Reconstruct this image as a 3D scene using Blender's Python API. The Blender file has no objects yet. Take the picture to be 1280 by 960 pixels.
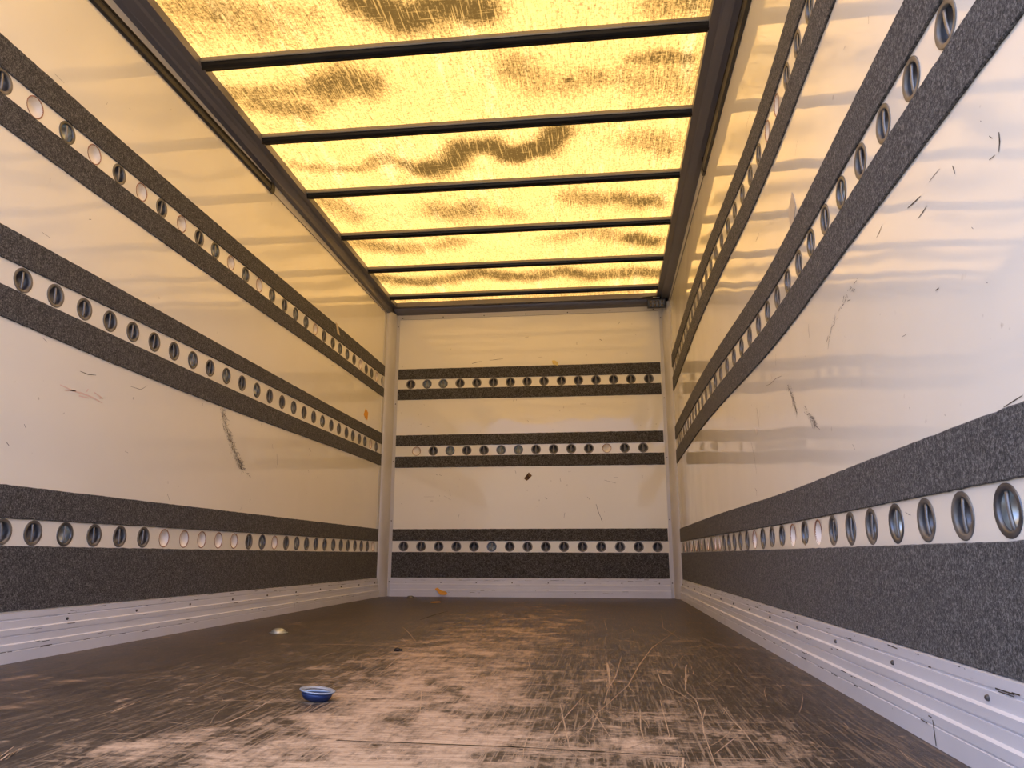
import bpy, bmesh, math, random
import numpy as np
from mathutils import Vector, Matrix

CAM = {'R': [[0.992656, 0.120967, 0.001213], [0.025811, -0.221585, 0.974799], [-0.118187, 0.967609, 0.22308]], 'f': 939.312, 'loc': [1.66962, 0.0, 0.29188]}
L_LEN = 5.6231
BULGE = [0.0, 0.0, 0.0, 0.0, 0.0, 0.0, 0.0, 0.0, 0.0, 0.0, 0.0, 0.0, 0.0003, 0.001, 0.002, 0.003, 0.004, 0.005, 0.0062, 0.0077, 0.0094, 0.0112, 0.0133, 0.0156, 0.0173, 0.0183, 0.0186, 0.0184, 0.0174, 0.0154,
 0.0126, 0.0093, 0.006, 0.0028, -0.0005, -0.0037, -0.0065, -0.0087, -0.0105, -0.0122, -0.0136, -0.0145, -0.015, -0.0155, -0.0156, -0.0153, -0.0146, -0.0139, -0.0131, -0.0124, -0.0117, -0.0109, -0.01,
 -0.009, -0.008, -0.007, -0.006, -0.005, -0.0042, -0.0035, -0.0032]
EL = {'l1': [(1.9138, 0.4855), (2.3583, 0.4856), (2.8027, 0.4857), (3.2472, 0.4857), (3.6917, 0.4858), (4.1362, 0.4858), (4.5806, 0.4858), (5.0251, 0.4857), (5.4696, 0.4857)],
 'l2': [(1.932, 0.3931), (2.3732, 0.3947), (2.8145, 0.3959), (3.2558, 0.3969), (3.6971, 0.3974), (4.1384, 0.3976), (4.5797, 0.3975), (5.021, 0.397), (5.4622, 0.3961)],
 'l3': [(1.9467, 0.3182), (2.3875, 0.3174), (2.8283, 0.3168), (3.2691, 0.3165), (3.7099, 0.3165), (4.1507, 0.3167), (4.5915, 0.3172), (5.0323, 0.318), (5.4731, 0.319)],
 'l4': [(1.9823, 0.1382), (2.4195, 0.1371), (2.8567, 0.1362), (3.2938, 0.1352), (3.731, 0.1344), (4.1682, 0.1336), (4.6054, 0.1328), (5.0426, 0.1321), (5.4797, 0.1314)],
 'm1': [(1.7732, 1.203), (2.2409, 1.203), (2.7085, 1.2019), (3.1761, 1.2002), (3.6437, 1.1984), (4.1113, 1.1971), (4.5789, 1.1968), (5.0465, 1.198), (5.5142, 1.2013)],
 'm2': [(1.7909, 1.1113), (2.2565, 1.1192), (2.7221, 1.125), (3.1876, 1.1287), (3.6532, 1.1302), (4.1187, 1.1297), (4.5843, 1.127), (5.0499, 1.1222), (5.5154, 1.1152)],
 'm3': [(1.8055, 1.0369), (2.2692, 1.0325), (2.7329, 1.0295), (3.1966, 1.028), (3.6603, 1.0279), (4.124, 1.0292), (4.5877, 1.032), (5.0514, 1.0362), (5.515, 1.0418)],
 'm4': [(1.8238, 0.9462), (2.2854, 0.9362), (2.747, 0.9331), (3.2086, 0.9349), (3.6702, 0.94), (4.1319, 0.9463), (4.5935, 0.9521), (5.0551, 0.9554), (5.5167, 0.9544)],
 'u1': [(1.6685, 1.7361), (2.1482, 1.7265), (2.628, 1.7218), (3.1077, 1.7207), (3.5874, 1.7222), (4.0672, 1.7249), (4.5469, 1.7278), (5.0266, 1.7296), (5.5064, 1.7292)],
 'u2': [(1.6856, 1.6429), (2.1653, 1.6383), (2.645, 1.6351), (3.1246, 1.6332), (3.6043, 1.6327), (4.084, 1.6335), (4.5637, 1.6357), (5.0434, 1.6392), (5.5231, 1.644)],
 'u3': [(1.7006, 1.571), (2.1785, 1.5672), (2.6563, 1.5637), (3.1341, 1.5607), (3.6119, 1.5581), (4.0897, 1.5559), (4.5675, 1.5541), (5.0453, 1.5528), (5.5231, 1.5519)],
 'u4': [(1.7188, 1.4799), (2.1943, 1.473), (2.6698, 1.471), (3.1454, 1.4724), (3.6209, 1.4758), (4.0965, 1.4798), (4.572, 1.4827), (5.0475, 1.4832), (5.5231, 1.4798)]}
ER = {'l1': [(1.0056, 0.4835), (1.555, 0.4831), (2.1045, 0.4823), (2.654, 0.4813), (3.2034, 0.4803), (3.7529, 0.4795), (4.3024, 0.4793), (4.8518, 0.4799), (5.4013, 0.4816)],
 'l2': [(1.032, 0.391), (1.5774, 0.3898), (2.1229, 0.3888), (2.6683, 0.3882), (3.2138, 0.3879), (3.7592, 0.3879), (4.3047, 0.3882), (4.8501, 0.3889), (5.3956, 0.3899)],
 'l3': [(1.0537, 0.3116), (1.5961, 0.3122), (2.1384, 0.3128), (2.6808, 0.3133), (3.2232, 0.3137), (3.7656, 0.314), (4.308, 0.3143), (4.8503, 0.3144), (5.3927, 0.3145)],
 'l4': [(1.1022, 0.1319), (1.6435, 0.1299), (2.1848, 0.1285), (2.7261, 0.1276), (3.2674, 0.1274), (3.8087, 0.1278), (4.35, 0.1288), (4.8913, 0.1303), (5.4326, 0.1325)],
 'm1': [(1.1778, 1.2163), (1.7209, 1.2049), (2.2641, 1.1989), (2.8073, 1.1972), (3.3504, 1.1985), (3.8936, 1.2017), (4.4368, 1.2054), (4.9799, 1.2085), (5.5231, 1.2097)],
 'm2': [(1.0647, 1.1177), (1.6202, 1.1149), (2.1758, 1.1127), (2.7314, 1.1114), (3.287, 1.1107), (3.8426, 1.1109), (4.3982, 1.1117), (4.9537, 1.1133), (5.5093, 1.1157)],
 'm3': [(0.9668, 1.0407), (1.5356, 1.0394), (2.1044, 1.0385), (2.6732, 1.0378), (3.242, 1.0374), (3.8108, 1.0374), (4.3796, 1.0376), (4.9484, 1.0381), (5.5172, 1.0389)],
 'm4': [(0.8749, 0.9457), (1.4535, 0.9425), (2.0321, 0.9414), (2.6107, 0.9416), (3.1893, 0.9426), (3.7679, 0.9438), (4.3465, 0.9444), (4.9251, 0.9438), (5.5037, 0.9413)],
 'u1': [(1.8276, 1.7607), (2.2868, 1.7534), (2.746, 1.7479), (3.2052, 1.7442), (3.6644, 1.7424), (4.1236, 1.7423), (4.5828, 1.744), (5.042, 1.7475), (5.5012, 1.7528)],
 'u2': [(1.7187, 1.6628), (1.9773, 1.6619), (2.2358, 1.6608), (2.4944, 1.6597), (2.7529, 1.6584), (3.0115, 1.657), (3.27, 1.6555), (3.5286, 1.6539), (3.7872, 1.6522)],
 'u3': [(1.6293, 1.5912), (1.8743, 1.5859), (2.1194, 1.5816), (2.3645, 1.5785), (2.6095, 1.5765), (2.8546, 1.5755), (3.0996, 1.5757), (3.3447, 1.577), (3.5898, 1.5794)],
 'u4': [(1.5122, 1.489), (1.9803, 1.4865), (2.4483, 1.4842), (2.9163, 1.4821), (3.3843, 1.4801), (3.8524, 1.4783), (4.3204, 1.4766), (4.7884, 1.4752), (5.2565, 1.4738)]}
EB = {'l1': [(0.0714, 0.4878), (2.1229, 0.488)],
 'l2': [(0.0716, 0.402), (2.1217, 0.3969)],
 'l3': [(0.0685, 0.3198), (2.1293, 0.3154)],
 'l4': [(0.0665, 0.1338), (2.1268, 0.1347)],
 'm1': [(0.0795, 1.202), (2.1108, 1.203)],
 'm2': [(0.0794, 1.1182), (2.1129, 1.1159)],
 'm3': [(0.0792, 1.0363), (2.1154, 1.039)],
 'm4': [(0.0792, 0.9511), (2.1174, 0.9501)],
 'u1': [(0.0798, 1.7291), (2.1063, 1.7281)],
 'u2': [(0.0795, 1.6459), (2.1056, 1.6393)],
 'u3': [(0.0791, 1.567), (2.1085, 1.5665)],
 'u4': [(0.0789, 1.4822), (2.1048, 1.4783)]}
H = {'BL': [(0.1648, 0.3607, 'c'), (0.2989, 0.3604, 'c'), (0.4338, 0.3601, 'c'), (0.5672, 0.3598, 'c'), (0.7005, 0.3594, 'c'), (0.8331, 0.3591, 'z'), (0.9672, 0.3588, 'c'), (1.0998, 0.3585, 'c'),
        (1.2338, 0.3582, 'c'), (1.3671, 0.3579, 'c'), (1.5018, 0.3576, 'c'), (1.6371, 0.3573, 'c'), (1.7724, 0.357, 'c'), (1.9062, 0.3567, 'c'), (2.0413, 0.3563, 'c')],
 'BM': [(0.2426, 1.0773, 'e'), (0.374, 1.0773, 'c'), (0.5058, 1.0773, 'z'), (0.6357, 1.0773, 'c'), (0.7686, 1.0773, 'c'), (0.899, 1.0773, 'z'), (1.0323, 1.0773, 'z'), (1.166, 1.0774, 'c'),
        (1.2991, 1.0774, 'c'), (1.4314, 1.0774, 'c'), (1.563, 1.0774, 'c'), (1.6968, 1.0774, 'e'), (1.8298, 1.0774, 'c'), (1.9651, 1.0774, 'c')],
 'BU': [(0.1816, 1.6063, 'c'), (0.3127, 1.606, 'z'), (0.4405, 1.6058, 'z'), (0.574, 1.6056, 'c'), (0.7068, 1.6054, 'c'), (0.837, 1.6051, 'c'), (0.9703, 1.6049, 'c'), (1.101, 1.6047, 'c'),
        (1.231, 1.6044, 'c'), (1.3646, 1.6042, 'c'), (1.495, 1.604, 'c'), (1.629, 1.6037, 'c'), (1.7622, 1.6035, 'c'), (1.8929, 1.6033, 'c'), (2.0265, 1.603, 'c')],
 'LL': [(1.945, 0.3557, 'c'), (2.0628, 0.3558, 'c'), (2.1977, 0.3559, 'z'), (2.3355, 0.356, 'c'), (2.4699, 0.3561, 'c'), (2.607, 0.3562, 'c'), (2.74, 0.3563, 'e'), (2.8802, 0.3564, 'e'),
        (3.0151, 0.3565, 'e'), (3.1552, 0.3566, 'e'), (3.2967, 0.3567, 'e'), (3.4424, 0.3568, 'c'), (3.5829, 0.3569, 'z'), (3.7251, 0.357, 'e'), (3.8681, 0.357, 'c'), (4.0087, 0.3571, 'z'),
        (4.1464, 0.3571, 'c'), (4.2884, 0.3572, 'c'), (4.4294, 0.3573, 'c'), (4.5753, 0.3573, 'z'), (4.7127, 0.3574, 'c'), (4.8472, 0.3574, 'c'), (4.9876, 0.3575, 'c'), (5.1238, 0.3575, 'c'),
        (5.2581, 0.3575, 'c'), (5.3896, 0.3575, 'e')],
 'LM': [(1.8844, 1.0745, 'c'), (2.0185, 1.075, 'c'), (2.1511, 1.0755, 'c'), (2.282, 1.076, 'c'), (2.4104, 1.0764, 'c'), (2.543, 1.0767, 'c'), (2.6769, 1.0771, 'c'), (2.8161, 1.0775, 'z'),
        (2.9551, 1.0778, 'c'), (3.0994, 1.0782, 'z'), (3.2487, 1.0784, 'c'), (3.4027, 1.0787, 'z'), (3.5468, 1.0789, 'c'), (3.6973, 1.0791, 'c'), (3.8489, 1.0792, 'z'), (3.9947, 1.0793, 'c'),
        (4.1386, 1.0794, 'c'), (4.279, 1.0795, 'z'), (4.4284, 1.0795, 'c'), (4.5653, 1.0795, 'c'), (4.7103, 1.0794, 'c'), (4.8392, 1.0793, 'c'), (4.9747, 1.0792, 'c'), (5.0992, 1.0791, 'z'),
        (5.2296, 1.0789, 'e'), (5.3664, 1.0787, 'z')],
 'LU': [(1.7024, 1.6069, 'c'), (1.8296, 1.6057, 'e'), (1.9686, 1.6045, 'z'), (2.1004, 1.6034, 'e'), (2.2334, 1.6023, 'c'), (2.3657, 1.6014, 'e'), (2.4952, 1.6005, 'c'), (2.6368, 1.5995, 'e'),
        (2.7729, 1.5988, 'c'), (2.9072, 1.5981, 'z'), (3.0492, 1.5974, 'e'), (3.1953, 1.5967, 'z'), (3.3405, 1.5963, 'e'), (3.488, 1.5958, 'z'), (3.642, 1.5954, 'c'), (3.7917, 1.5951, 'z'),
        (3.9407, 1.5949, 'z'), (4.0814, 1.5947, 'e'), (4.2245, 1.5948, 'c'), (4.3768, 1.5948, 'c'), (4.509, 1.5949, 'z'), (4.6485, 1.5951, 'z'), (4.7875, 1.5954, 'c'), (4.9254, 1.5957, 'e'),
        (5.0558, 1.5961, 'c'), (5.1848, 1.5966, 'c'), (5.3077, 1.5971, 'e'), (5.4595, 1.5977, 'c')],
 'RL': [(1.0819, 0.3513, 'z'), (1.2147, 0.3512, 'c'), (1.3502, 0.3511, 'c'), (1.4877, 0.351, 'z'), (1.6265, 0.351, 'c'), (1.7661, 0.3509, 'c'), (1.9058, 0.3509, 'c'), (2.0453, 0.3508, 'e'),
        (2.1841, 0.3508, 'z'), (2.3219, 0.3508, 'e'), (2.4584, 0.3508, 'z'), (2.5935, 0.3508, 'c'), (2.727, 0.3508, 'z'), (2.8588, 0.3508, 'e'), (2.9891, 0.3508, 'c'), (3.1177, 0.3508, 'c'),
        (3.245, 0.3508, 'c'), (3.3711, 0.3508, 'z'), (3.4962, 0.3509, 'c'), (3.6208, 0.3509, 'e'), (3.7453, 0.3509, 'e'), (3.8701, 0.351, 'c'), (4.0035, 0.3511, 'e'), (4.1369, 0.3512, 'c'),
        (4.2703, 0.3512, 'e'), (4.4037, 0.3513, 'c'), (4.5371, 0.3514, 'e'), (4.6705, 0.3515, 'c'), (4.8039, 0.3516, 'e'), (4.9373, 0.3517, 'c'), (5.0707, 0.3519, 'c'), (5.2041, 0.352, 'e'),
        (5.3375, 0.3521, 'c')],
 'RM': [(1.0609, 1.0791, 'c'), (1.1965, 1.0786, 'c'), (1.3322, 1.0781, 'c'), (1.468, 1.0776, 'c'), (1.6043, 1.0771, 'z'), (1.7411, 1.0767, 'c'), (1.8786, 1.0764, 'z'), (2.0169, 1.076, 'c'),
        (2.156, 1.0756, 'z'), (2.2961, 1.0753, 'c'), (2.4372, 1.0751, 'z'), (2.5793, 1.0748, 'c'), (2.7224, 1.0746, 'c'), (2.8665, 1.0744, 'z'), (3.0116, 1.0743, 'c'), (3.1577, 1.0742, 'c'),
        (3.3046, 1.0741, 'c'), (3.4523, 1.0741, 'z'), (3.6007, 1.0741, 'z'), (3.7497, 1.0741, 'c'), (3.899, 1.0742, 'c'), (4.041, 1.0743, 'c'), (4.183, 1.0745, 'z'), (4.325, 1.0746, 'c'),
        (4.467, 1.0748, 'c'), (4.609, 1.0751, 'z'), (4.751, 1.0753, 'c'), (4.893, 1.0756, 'c'), (5.035, 1.0759, 'c'), (5.177, 1.0763, 'c'), (5.319, 1.0767, 'c')],
 'RU': [(1.6978, 1.6263, 'z'), (1.8312, 1.6246, 'c'), (1.9684, 1.6231, 'c'), (2.1082, 1.6216, 'e'), (2.2496, 1.6203, 'e'), (2.3919, 1.6192, 'c'), (2.5345, 1.6183, 'c'), (2.677, 1.6175, 'z'),
        (2.8191, 1.6168, 'c'), (2.9611, 1.6164, 'z'), (3.103, 1.6161, 'c'), (3.2453, 1.6161, 'c'), (3.3887, 1.6161, 'z'), (3.5341, 1.6164, 'c'), (3.6824, 1.6161, 'c'), (3.8349, 1.6158, 'c'),
        (3.9769, 1.6158, 'c'), (4.1189, 1.6158, 'z'), (4.2609, 1.6158, 'c'), (4.4029, 1.6158, 'c'), (4.5449, 1.6158, 'z'), (4.6869, 1.6158, 'c'), (4.8289, 1.6158, 'c'), (4.9709, 1.6158, 'c'),
        (5.1129, 1.6158, 'c'), (5.2549, 1.6158, 'c'), (5.3969, 1.6158, 'c')]}
SCR = [(0.004, [(1.9519, 3.2687), (1.8109, 2.616), (1.7557, 2.2334), (1.7125, 1.8683), (1.666, 1.6389), (1.6362, 1.5028), (1.614, 1.3821)]), (0.003, [(1.614, 1.3821), (1.5892, 1.2945)]),
 (0.004, [(1.9383, 3.9856), (1.8988, 3.3319), (1.9302, 2.8733)]), (0.004, [(1.7951, 2.1322), (1.7913, 1.901), (1.8221, 1.778), (1.8414, 1.6615)]), (0.007, [(1.8794, 2.2181), (1.8372, 1.81)]),
 (0.0035, [(1.8372, 1.81), (1.848, 1.7061), (1.8398, 1.5433), (1.8262, 1.3972), (1.8197, 1.2495), (1.8163, 1.175)]), (0.0035, [(1.666, 1.6221), (1.7262, 1.5509), (1.7806, 1.4864), (1.8339, 1.4601)]),
 (0.012, [(1.6654, 2.2377), (1.6708, 1.9811)]), (0.006, [(1.6689, 1.9809), (1.6721, 1.8521)]), (0.004, [(1.7085, 2.3998), (1.6868, 2.0087), (1.6665, 1.8086), (1.658, 1.6379)]),
 (0.0035, [(1.7736, 1.6965), (1.7691, 1.485), (1.7671, 1.3722), (1.7456, 1.2886)]), (0.0035, [(1.7282, 1.5975), (1.7216, 1.4141), (1.7234, 1.3385)]),
 (0.004, [(1.7465, 1.3582), (1.7211, 1.3166), (1.6985, 1.2827)]), (0.0035, [(1.8796, 1.3866), (1.8227, 1.2546)]), (0.0035, [(1.8915, 1.6265), (1.8907, 1.5143), (1.8954, 1.418), (1.8939, 1.2731)]),
 (0.003, [(1.8822, 1.5634), (1.9006, 1.6358)]), (0.0035, [(1.856, 1.614), (1.8352, 1.4934)]), (0.003, [(1.6475, 1.5559), (1.6356, 1.3848)]),
 (0.009, [(1.4438, 1.8559), (1.5189, 1.8544), (1.584, 1.8517)]), (0.005, [(1.584, 1.8517), (1.7031, 1.8561), (1.7657, 1.8425)]), (0.008, [(0.5516, 2.5634), (0.8142, 2.5746), (1.0329, 2.5804)]),
 (0.007, [(1.1386, 2.5944), (1.3531, 2.6), (1.5651, 2.5834), (1.7558, 2.5235)]), (0.004, [(0.9965, 2.4647), (1.0071, 2.1038), (1.0012, 1.9589)]), (0.004, [(1.0257, 2.5339), (1.0918, 1.9707)]),
 (0.008, [(0.8965, 1.8803), (0.9736, 1.8656), (1.0406, 1.8866)]), (0.004, [(0.788, 3.2924), (0.8894, 3.0251), (1.0036, 2.6976)]), (0.004, [(0.9192, 2.8194), (0.9768, 2.6689)]),
 (0.003, [(1.2473, 1.7754), (1.3115, 1.4976)]), (0.005, [(0.9715, 1.6392), (0.9758, 1.5672), (0.9867, 1.4865)]), (0.003, [(0.9986, 1.6815), (0.9869, 1.6041)]),
 (0.003, [(0.7939, 1.2714), (0.9209, 1.2758), (1.0121, 1.2646), (1.0952, 1.264)]), (0.005, [(0.9863, 1.4943), (0.9908, 1.4129), (0.9871, 1.3518), (0.9444, 1.2966)]),
 (0.004, [(0.8555, 1.5693), (0.9127, 1.5766), (0.9578, 1.5913)]), (0.004, [(0.7074, 1.8188), (0.6958, 1.9191)]), (0.004, [(0.6729, 2.0147), (0.6786, 2.0764)]),
 (0.008, [(0.7273, 1.4302), (0.7199, 1.4679), (0.714, 1.4996)]), (0.009, [(0.7854, 1.091), (0.7679, 1.13)]), (0.003, [(1.6529, 3.7032), (1.6669, 3.196)]),
 (0.003, [(1.7696, 3.3144), (1.7699, 3.0501)]), (0.003, [(1.6997, 3.0106), (1.7924, 3.3911)]), (0.003, [(1.4392, 2.2748), (1.4704, 2.0474)]), (0.004, [(1.5696, 1.6265), (1.6056, 1.2708)]),
 (0.003, [(1.6258, 1.6338), (1.6717, 1.3319)]), (0.003, [(1.5806, 1.4408), (1.568, 1.2413)]), (0.003, [(1.6153, 1.7223), (1.5708, 1.3766)]), (0.003, [(1.855, 2.2464), (1.8438, 2.1679)]),
 (0.004, [(1.8412, 1.4741), (1.8443, 1.455)]), (0.003, [(1.9993, 3.1749), (1.9646, 3.0763)]), (0.003, [(2.1096, 4.4743), (2.0972, 4.1143)]),
 (0.006, [(1.243, 1.2664), (1.5165, 1.2595), (1.5919, 1.2492)]), (0.009, [(1.6408, 1.2457), (1.7125, 1.2359), (1.779, 1.2306)]), (0.004, [(1.779, 1.2306), (1.8983, 1.2367), (1.9429, 1.2335)]),
 (0.012, [(1.7754, 1.2301), (1.7684, 1.1689)])]
FLD = [(0.006, [(1.2274, 1.2726), (1.5159, 1.2645), (1.665, 1.2512), (1.7832, 1.238)]), (0.01, [(0.8004, 3.5861), (0.7989, 3.934), (0.8132, 4.1667)]), (0.008, [(1.509, 1.2687), (1.5417, 1.2577)]),
 (0.01, [(0.1902, 2.3792), (0.1928, 2.4012)]), (0.01, [(0.1566, 2.0397), (0.172, 2.0417)]), (0.012, [(1.1461, 4.928), (1.173, 5.0169)])]
WEAR = [(0.3, 1.0, [(1.3, 1.0), (1.32, 1.3)]), (0.27, 0.95, [(1.31, 1.3), (1.28, 1.9)]), (0.3, 0.78, [(1.28, 1.9), (1.24, 2.4)]), (0.32, 0.56, [(1.25, 2.4), (1.24, 3.1)]),
 (0.36, 0.4, [(1.24, 3.1), (1.2, 3.9)]), (0.4, 0.25, [(1.15, 3.9), (1.15, 4.6)]), (0.22, 0.55, [(1.72, 1.0), (1.74, 1.4)]), (0.13, 0.6, [(0.95, 1.12), (1.02, 1.25)]),
 (0.2, 0.35, [(1.62, 1.6), (1.6, 2.2)])]
TAN = [(0.02, [(0.4884, 1.4382), (0.5011, 1.464), (0.5032, 1.4978)]), (0.022, [(0.3948, 1.7544), (0.407, 1.7798), (0.4292, 1.8071)]), (0.016, [(0.2268, 1.7563), (0.238, 1.82)])]
SL = [(0.012, [(3.0836, 0.921), (3.1399, 0.848), (3.2029, 0.7851), (3.2753, 0.7214), (3.3111, 0.696)]), (0.006, [(3.3111, 0.696), (3.4077, 0.6538)]), (0.004, [(2.731, 0.5227), (2.7552, 0.4954)]),
 (0.005, [(3.425, 0.5532), (3.4188, 0.5415)]), (0.003, [(2.4329, 0.8803), (2.4946, 0.8822), (2.5299, 0.9051)]), (0.003, [(1.9259, 1.2456), (1.9602, 1.2426)]),
 (0.004, [(2.1689, 0.8715), (2.2079, 0.8702), (2.2466, 0.8768)]), (0.004, [(1.99, 0.932), (2.0118, 0.9232)]), (0.005, [(4.0957, 0.8919), (4.1346, 0.8742)]),
 (0.006, [(4.4124, 1.4578), (4.3713, 1.4474)]), (0.003, [(1.8816, 1.7575), (1.9253, 1.7537)]), (0.004, [(3.6145, 0.845), (3.6278, 0.8223)]), (0.006, [(3.6795, 0.8004), (3.6931, 0.7484)]),
 (0.004, [(1.9682, 0.6642), (1.9764, 0.6538)]), (0.006, [(1.914, 0.6023), (1.9243, 0.5947)]), (0.003, [(2.4628, 0.6461), (2.444, 0.6493)]), (0.003, [(4.7496, 1.3498), (4.7246, 1.301)]),
 (0.004, [(4.1035, 0.7694), (4.118, 0.7527)]), (0.003, [(3.3303, 0.4952), (3.3499, 0.5183)]), (0.003, [(4.985, 0.7747), (4.9834, 0.7854)]), (0.003, [(5.1827, 0.7537), (5.1662, 0.7411)])]
SLR = [(0.006, [(2.0893, 0.8085), (2.1446, 0.8027), (2.1935, 0.8028), (2.245, 0.8003), (2.2956, 0.7916)])]
SR = [(0.005, [(1.2184, 0.8744), (1.2453, 0.8762), (1.2729, 0.8794)]), (0.004, [(1.2, 0.8482), (1.2173, 0.8452), (1.238, 0.8435)]), (0.003, [(1.3936, 0.9034), (1.4088, 0.8973), (1.4284, 0.8927)]),
 (0.006, [(1.2084, 0.7056), (1.1963, 0.7052)]), (0.003, [(1.0703, 0.7512), (1.0666, 0.7471)]), (0.003, [(1.0532, 0.6624), (1.0497, 0.6588)]),
 (0.005, [(1.5335, 0.8559), (1.5952, 0.8505), (1.6616, 0.8466), (1.7246, 0.8297), (1.7689, 0.8184), (1.8128, 0.7939)]), (0.004, [(1.9715, 0.8875), (1.9773, 0.8717), (1.9758, 0.8515)]),
 (0.003, [(1.3439, 0.6727), (1.3625, 0.6738)]), (0.004, [(2.3735, 0.9127), (2.3851, 0.8791)]), (0.003, [(2.4569, 0.8705), (2.452, 0.8507)]),
 (0.003, [(2.3245, 0.8309), (2.3983, 0.8407), (2.4786, 0.8408), (2.5348, 0.8481)]), (0.008, [(2.256, 0.7853), (2.2185, 0.7483), (2.1995, 0.7184), (2.1808, 0.6892)]),
 (0.006, [(2.0993, 0.6828), (2.04, 0.6499), (2.0041, 0.6308), (1.9841, 0.6169)]), (0.004, [(1.7019, 0.5304), (1.6893, 0.5164)]), (0.003, [(1.0556, 0.486), (1.0278, 0.4891), (1.0054, 0.4918)]),
 (0.003, [(1.3677, 0.5469), (1.3655, 0.5422)]), (0.003, [(1.2337, 0.5105), (1.232, 0.5064)]), (0.005, [(2.6952, 0.8031), (2.682, 0.7662), (2.6805, 0.7318)]),
 (0.003, [(2.6511, 0.786), (2.6587, 0.762)]), (0.004, [(2.817, 0.7014), (2.783, 0.6441), (2.7655, 0.5789)]), (0.005, [(2.8056, 0.5314), (2.7845, 0.5182), (2.7897, 0.5016)]),
 (0.004, [(3.7863, 0.898), (3.7957, 0.8754)]), (0.006, [(0.9664, 0.8396), (0.9681, 0.8265), (0.9736, 0.8146)]), (0.004, [(0.984, 0.8158), (0.9991, 0.8172)]),
 (0.005, [(1.0997, 0.8643), (1.097, 0.8549), (1.096, 0.8492)]), (0.002, [(1.1404, 0.8813), (1.1615, 0.8817), (1.1806, 0.8806)]), (0.003, [(1.4793, 1.3555), (1.4913, 1.3547)]),
 (0.003, [(1.9152, 1.3903), (1.9543, 1.3647)]), (0.003, [(1.34, 1.3168), (1.3446, 1.3025)]), (0.003, [(2.4512, 1.8176), (2.5075, 1.8214), (2.5404, 1.8096), (2.5522, 1.7748)]),
 (0.002, [(2.6918, 1.9306), (2.7351, 1.9157)]), (0.004, [(2.4714, 1.369), (2.4994, 1.3637), (2.5266, 1.3608)]), (0.002, [(1.4389, 0.3695), (1.425, 0.3645), (1.4144, 0.3626)]),
 (0.003, [(1.0058, 0.8808), (1.0041, 0.8785)]), (0.004, [(0.9902, 0.848), (0.9835, 0.8404)])]
SB = [(0.01, [(1.6642, 1.9253), (1.6793, 1.9152)]), (0.005, [(1.5435, 0.7186), (1.5665, 0.695)]), (0.006, [(1.6069, 0.6655), (1.623, 0.6073), (1.6395, 0.5667)]),
 (0.012, [(1.6395, 0.5667), (1.6502, 0.532)]), (0.006, [(1.7408, 0.8579), (1.7701, 0.8576)]), (0.006, [(1.8245, 2.0615), (1.8117, 2.0426)]),
 (0.008, [(0.6669, 1.7606), (0.7112, 1.7722), (0.7429, 1.7745)]), (0.005, [(0.8061, 1.7822), (0.8566, 1.7872), (0.9134, 1.7919)]), (0.006, [(1.4882, 1.9055), (1.4879, 1.8862)]),
 (0.005, [(1.3765, 0.6029), (1.3701, 0.568)]), (0.006, [(1.2296, 0.7152), (1.2473, 0.7033)]), (0.006, [(0.2643, 1.2858), (0.2769, 1.2887)]), (0.004, [(0.1946, 1.2777), (0.2012, 1.2713)]),
 (0.004, [(0.3219, 1.2627), (0.3407, 1.2686)]), (0.005, [(0.4002, 0.897), (0.4128, 0.8908)]), (0.005, [(0.4252, 0.8937), (0.4439, 0.8874)]), (0.004, [(0.508, 0.7809), (0.5151, 0.7328)]),
 (0.003, [(0.3115, 0.7285), (0.3858, 0.7279)]), (0.003, [(0.4659, 0.7332), (0.5219, 0.7028)]), (0.004, [(0.585, 0.5953), (0.5793, 0.5717)]), (0.004, [(1.9517, 0.8732), (1.951, 0.8556)]),
 (0.004, [(1.6699, 0.841), (1.7572, 0.8165)]), (0.004, [(1.1807, 1.4698), (1.2053, 1.4692)]), (0.004, [(1.5037, 1.4185), (1.5521, 1.4174)]), (0.003, [(1.8289, 1.4233), (1.8528, 1.4228)]),
 (0.005, [(1.0079, 0.9201), (1.014, 0.8959)]), (0.005, [(1.3444, 0.8563), (1.35, 0.8325)]), (0.005, [(0.9953, 1.4648), (0.9954, 1.4491)]), (0.005, [(1.017, 1.4674), (1.017, 1.4549)]),
 (0.004, [(0.8984, 0.9214), (0.9106, 0.9334)]), (0.004, [(1.1827, 1.7932), (1.2201, 1.7985)]), (0.005, [(1.0833, 1.9582), (1.1148, 1.9636)])]
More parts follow.
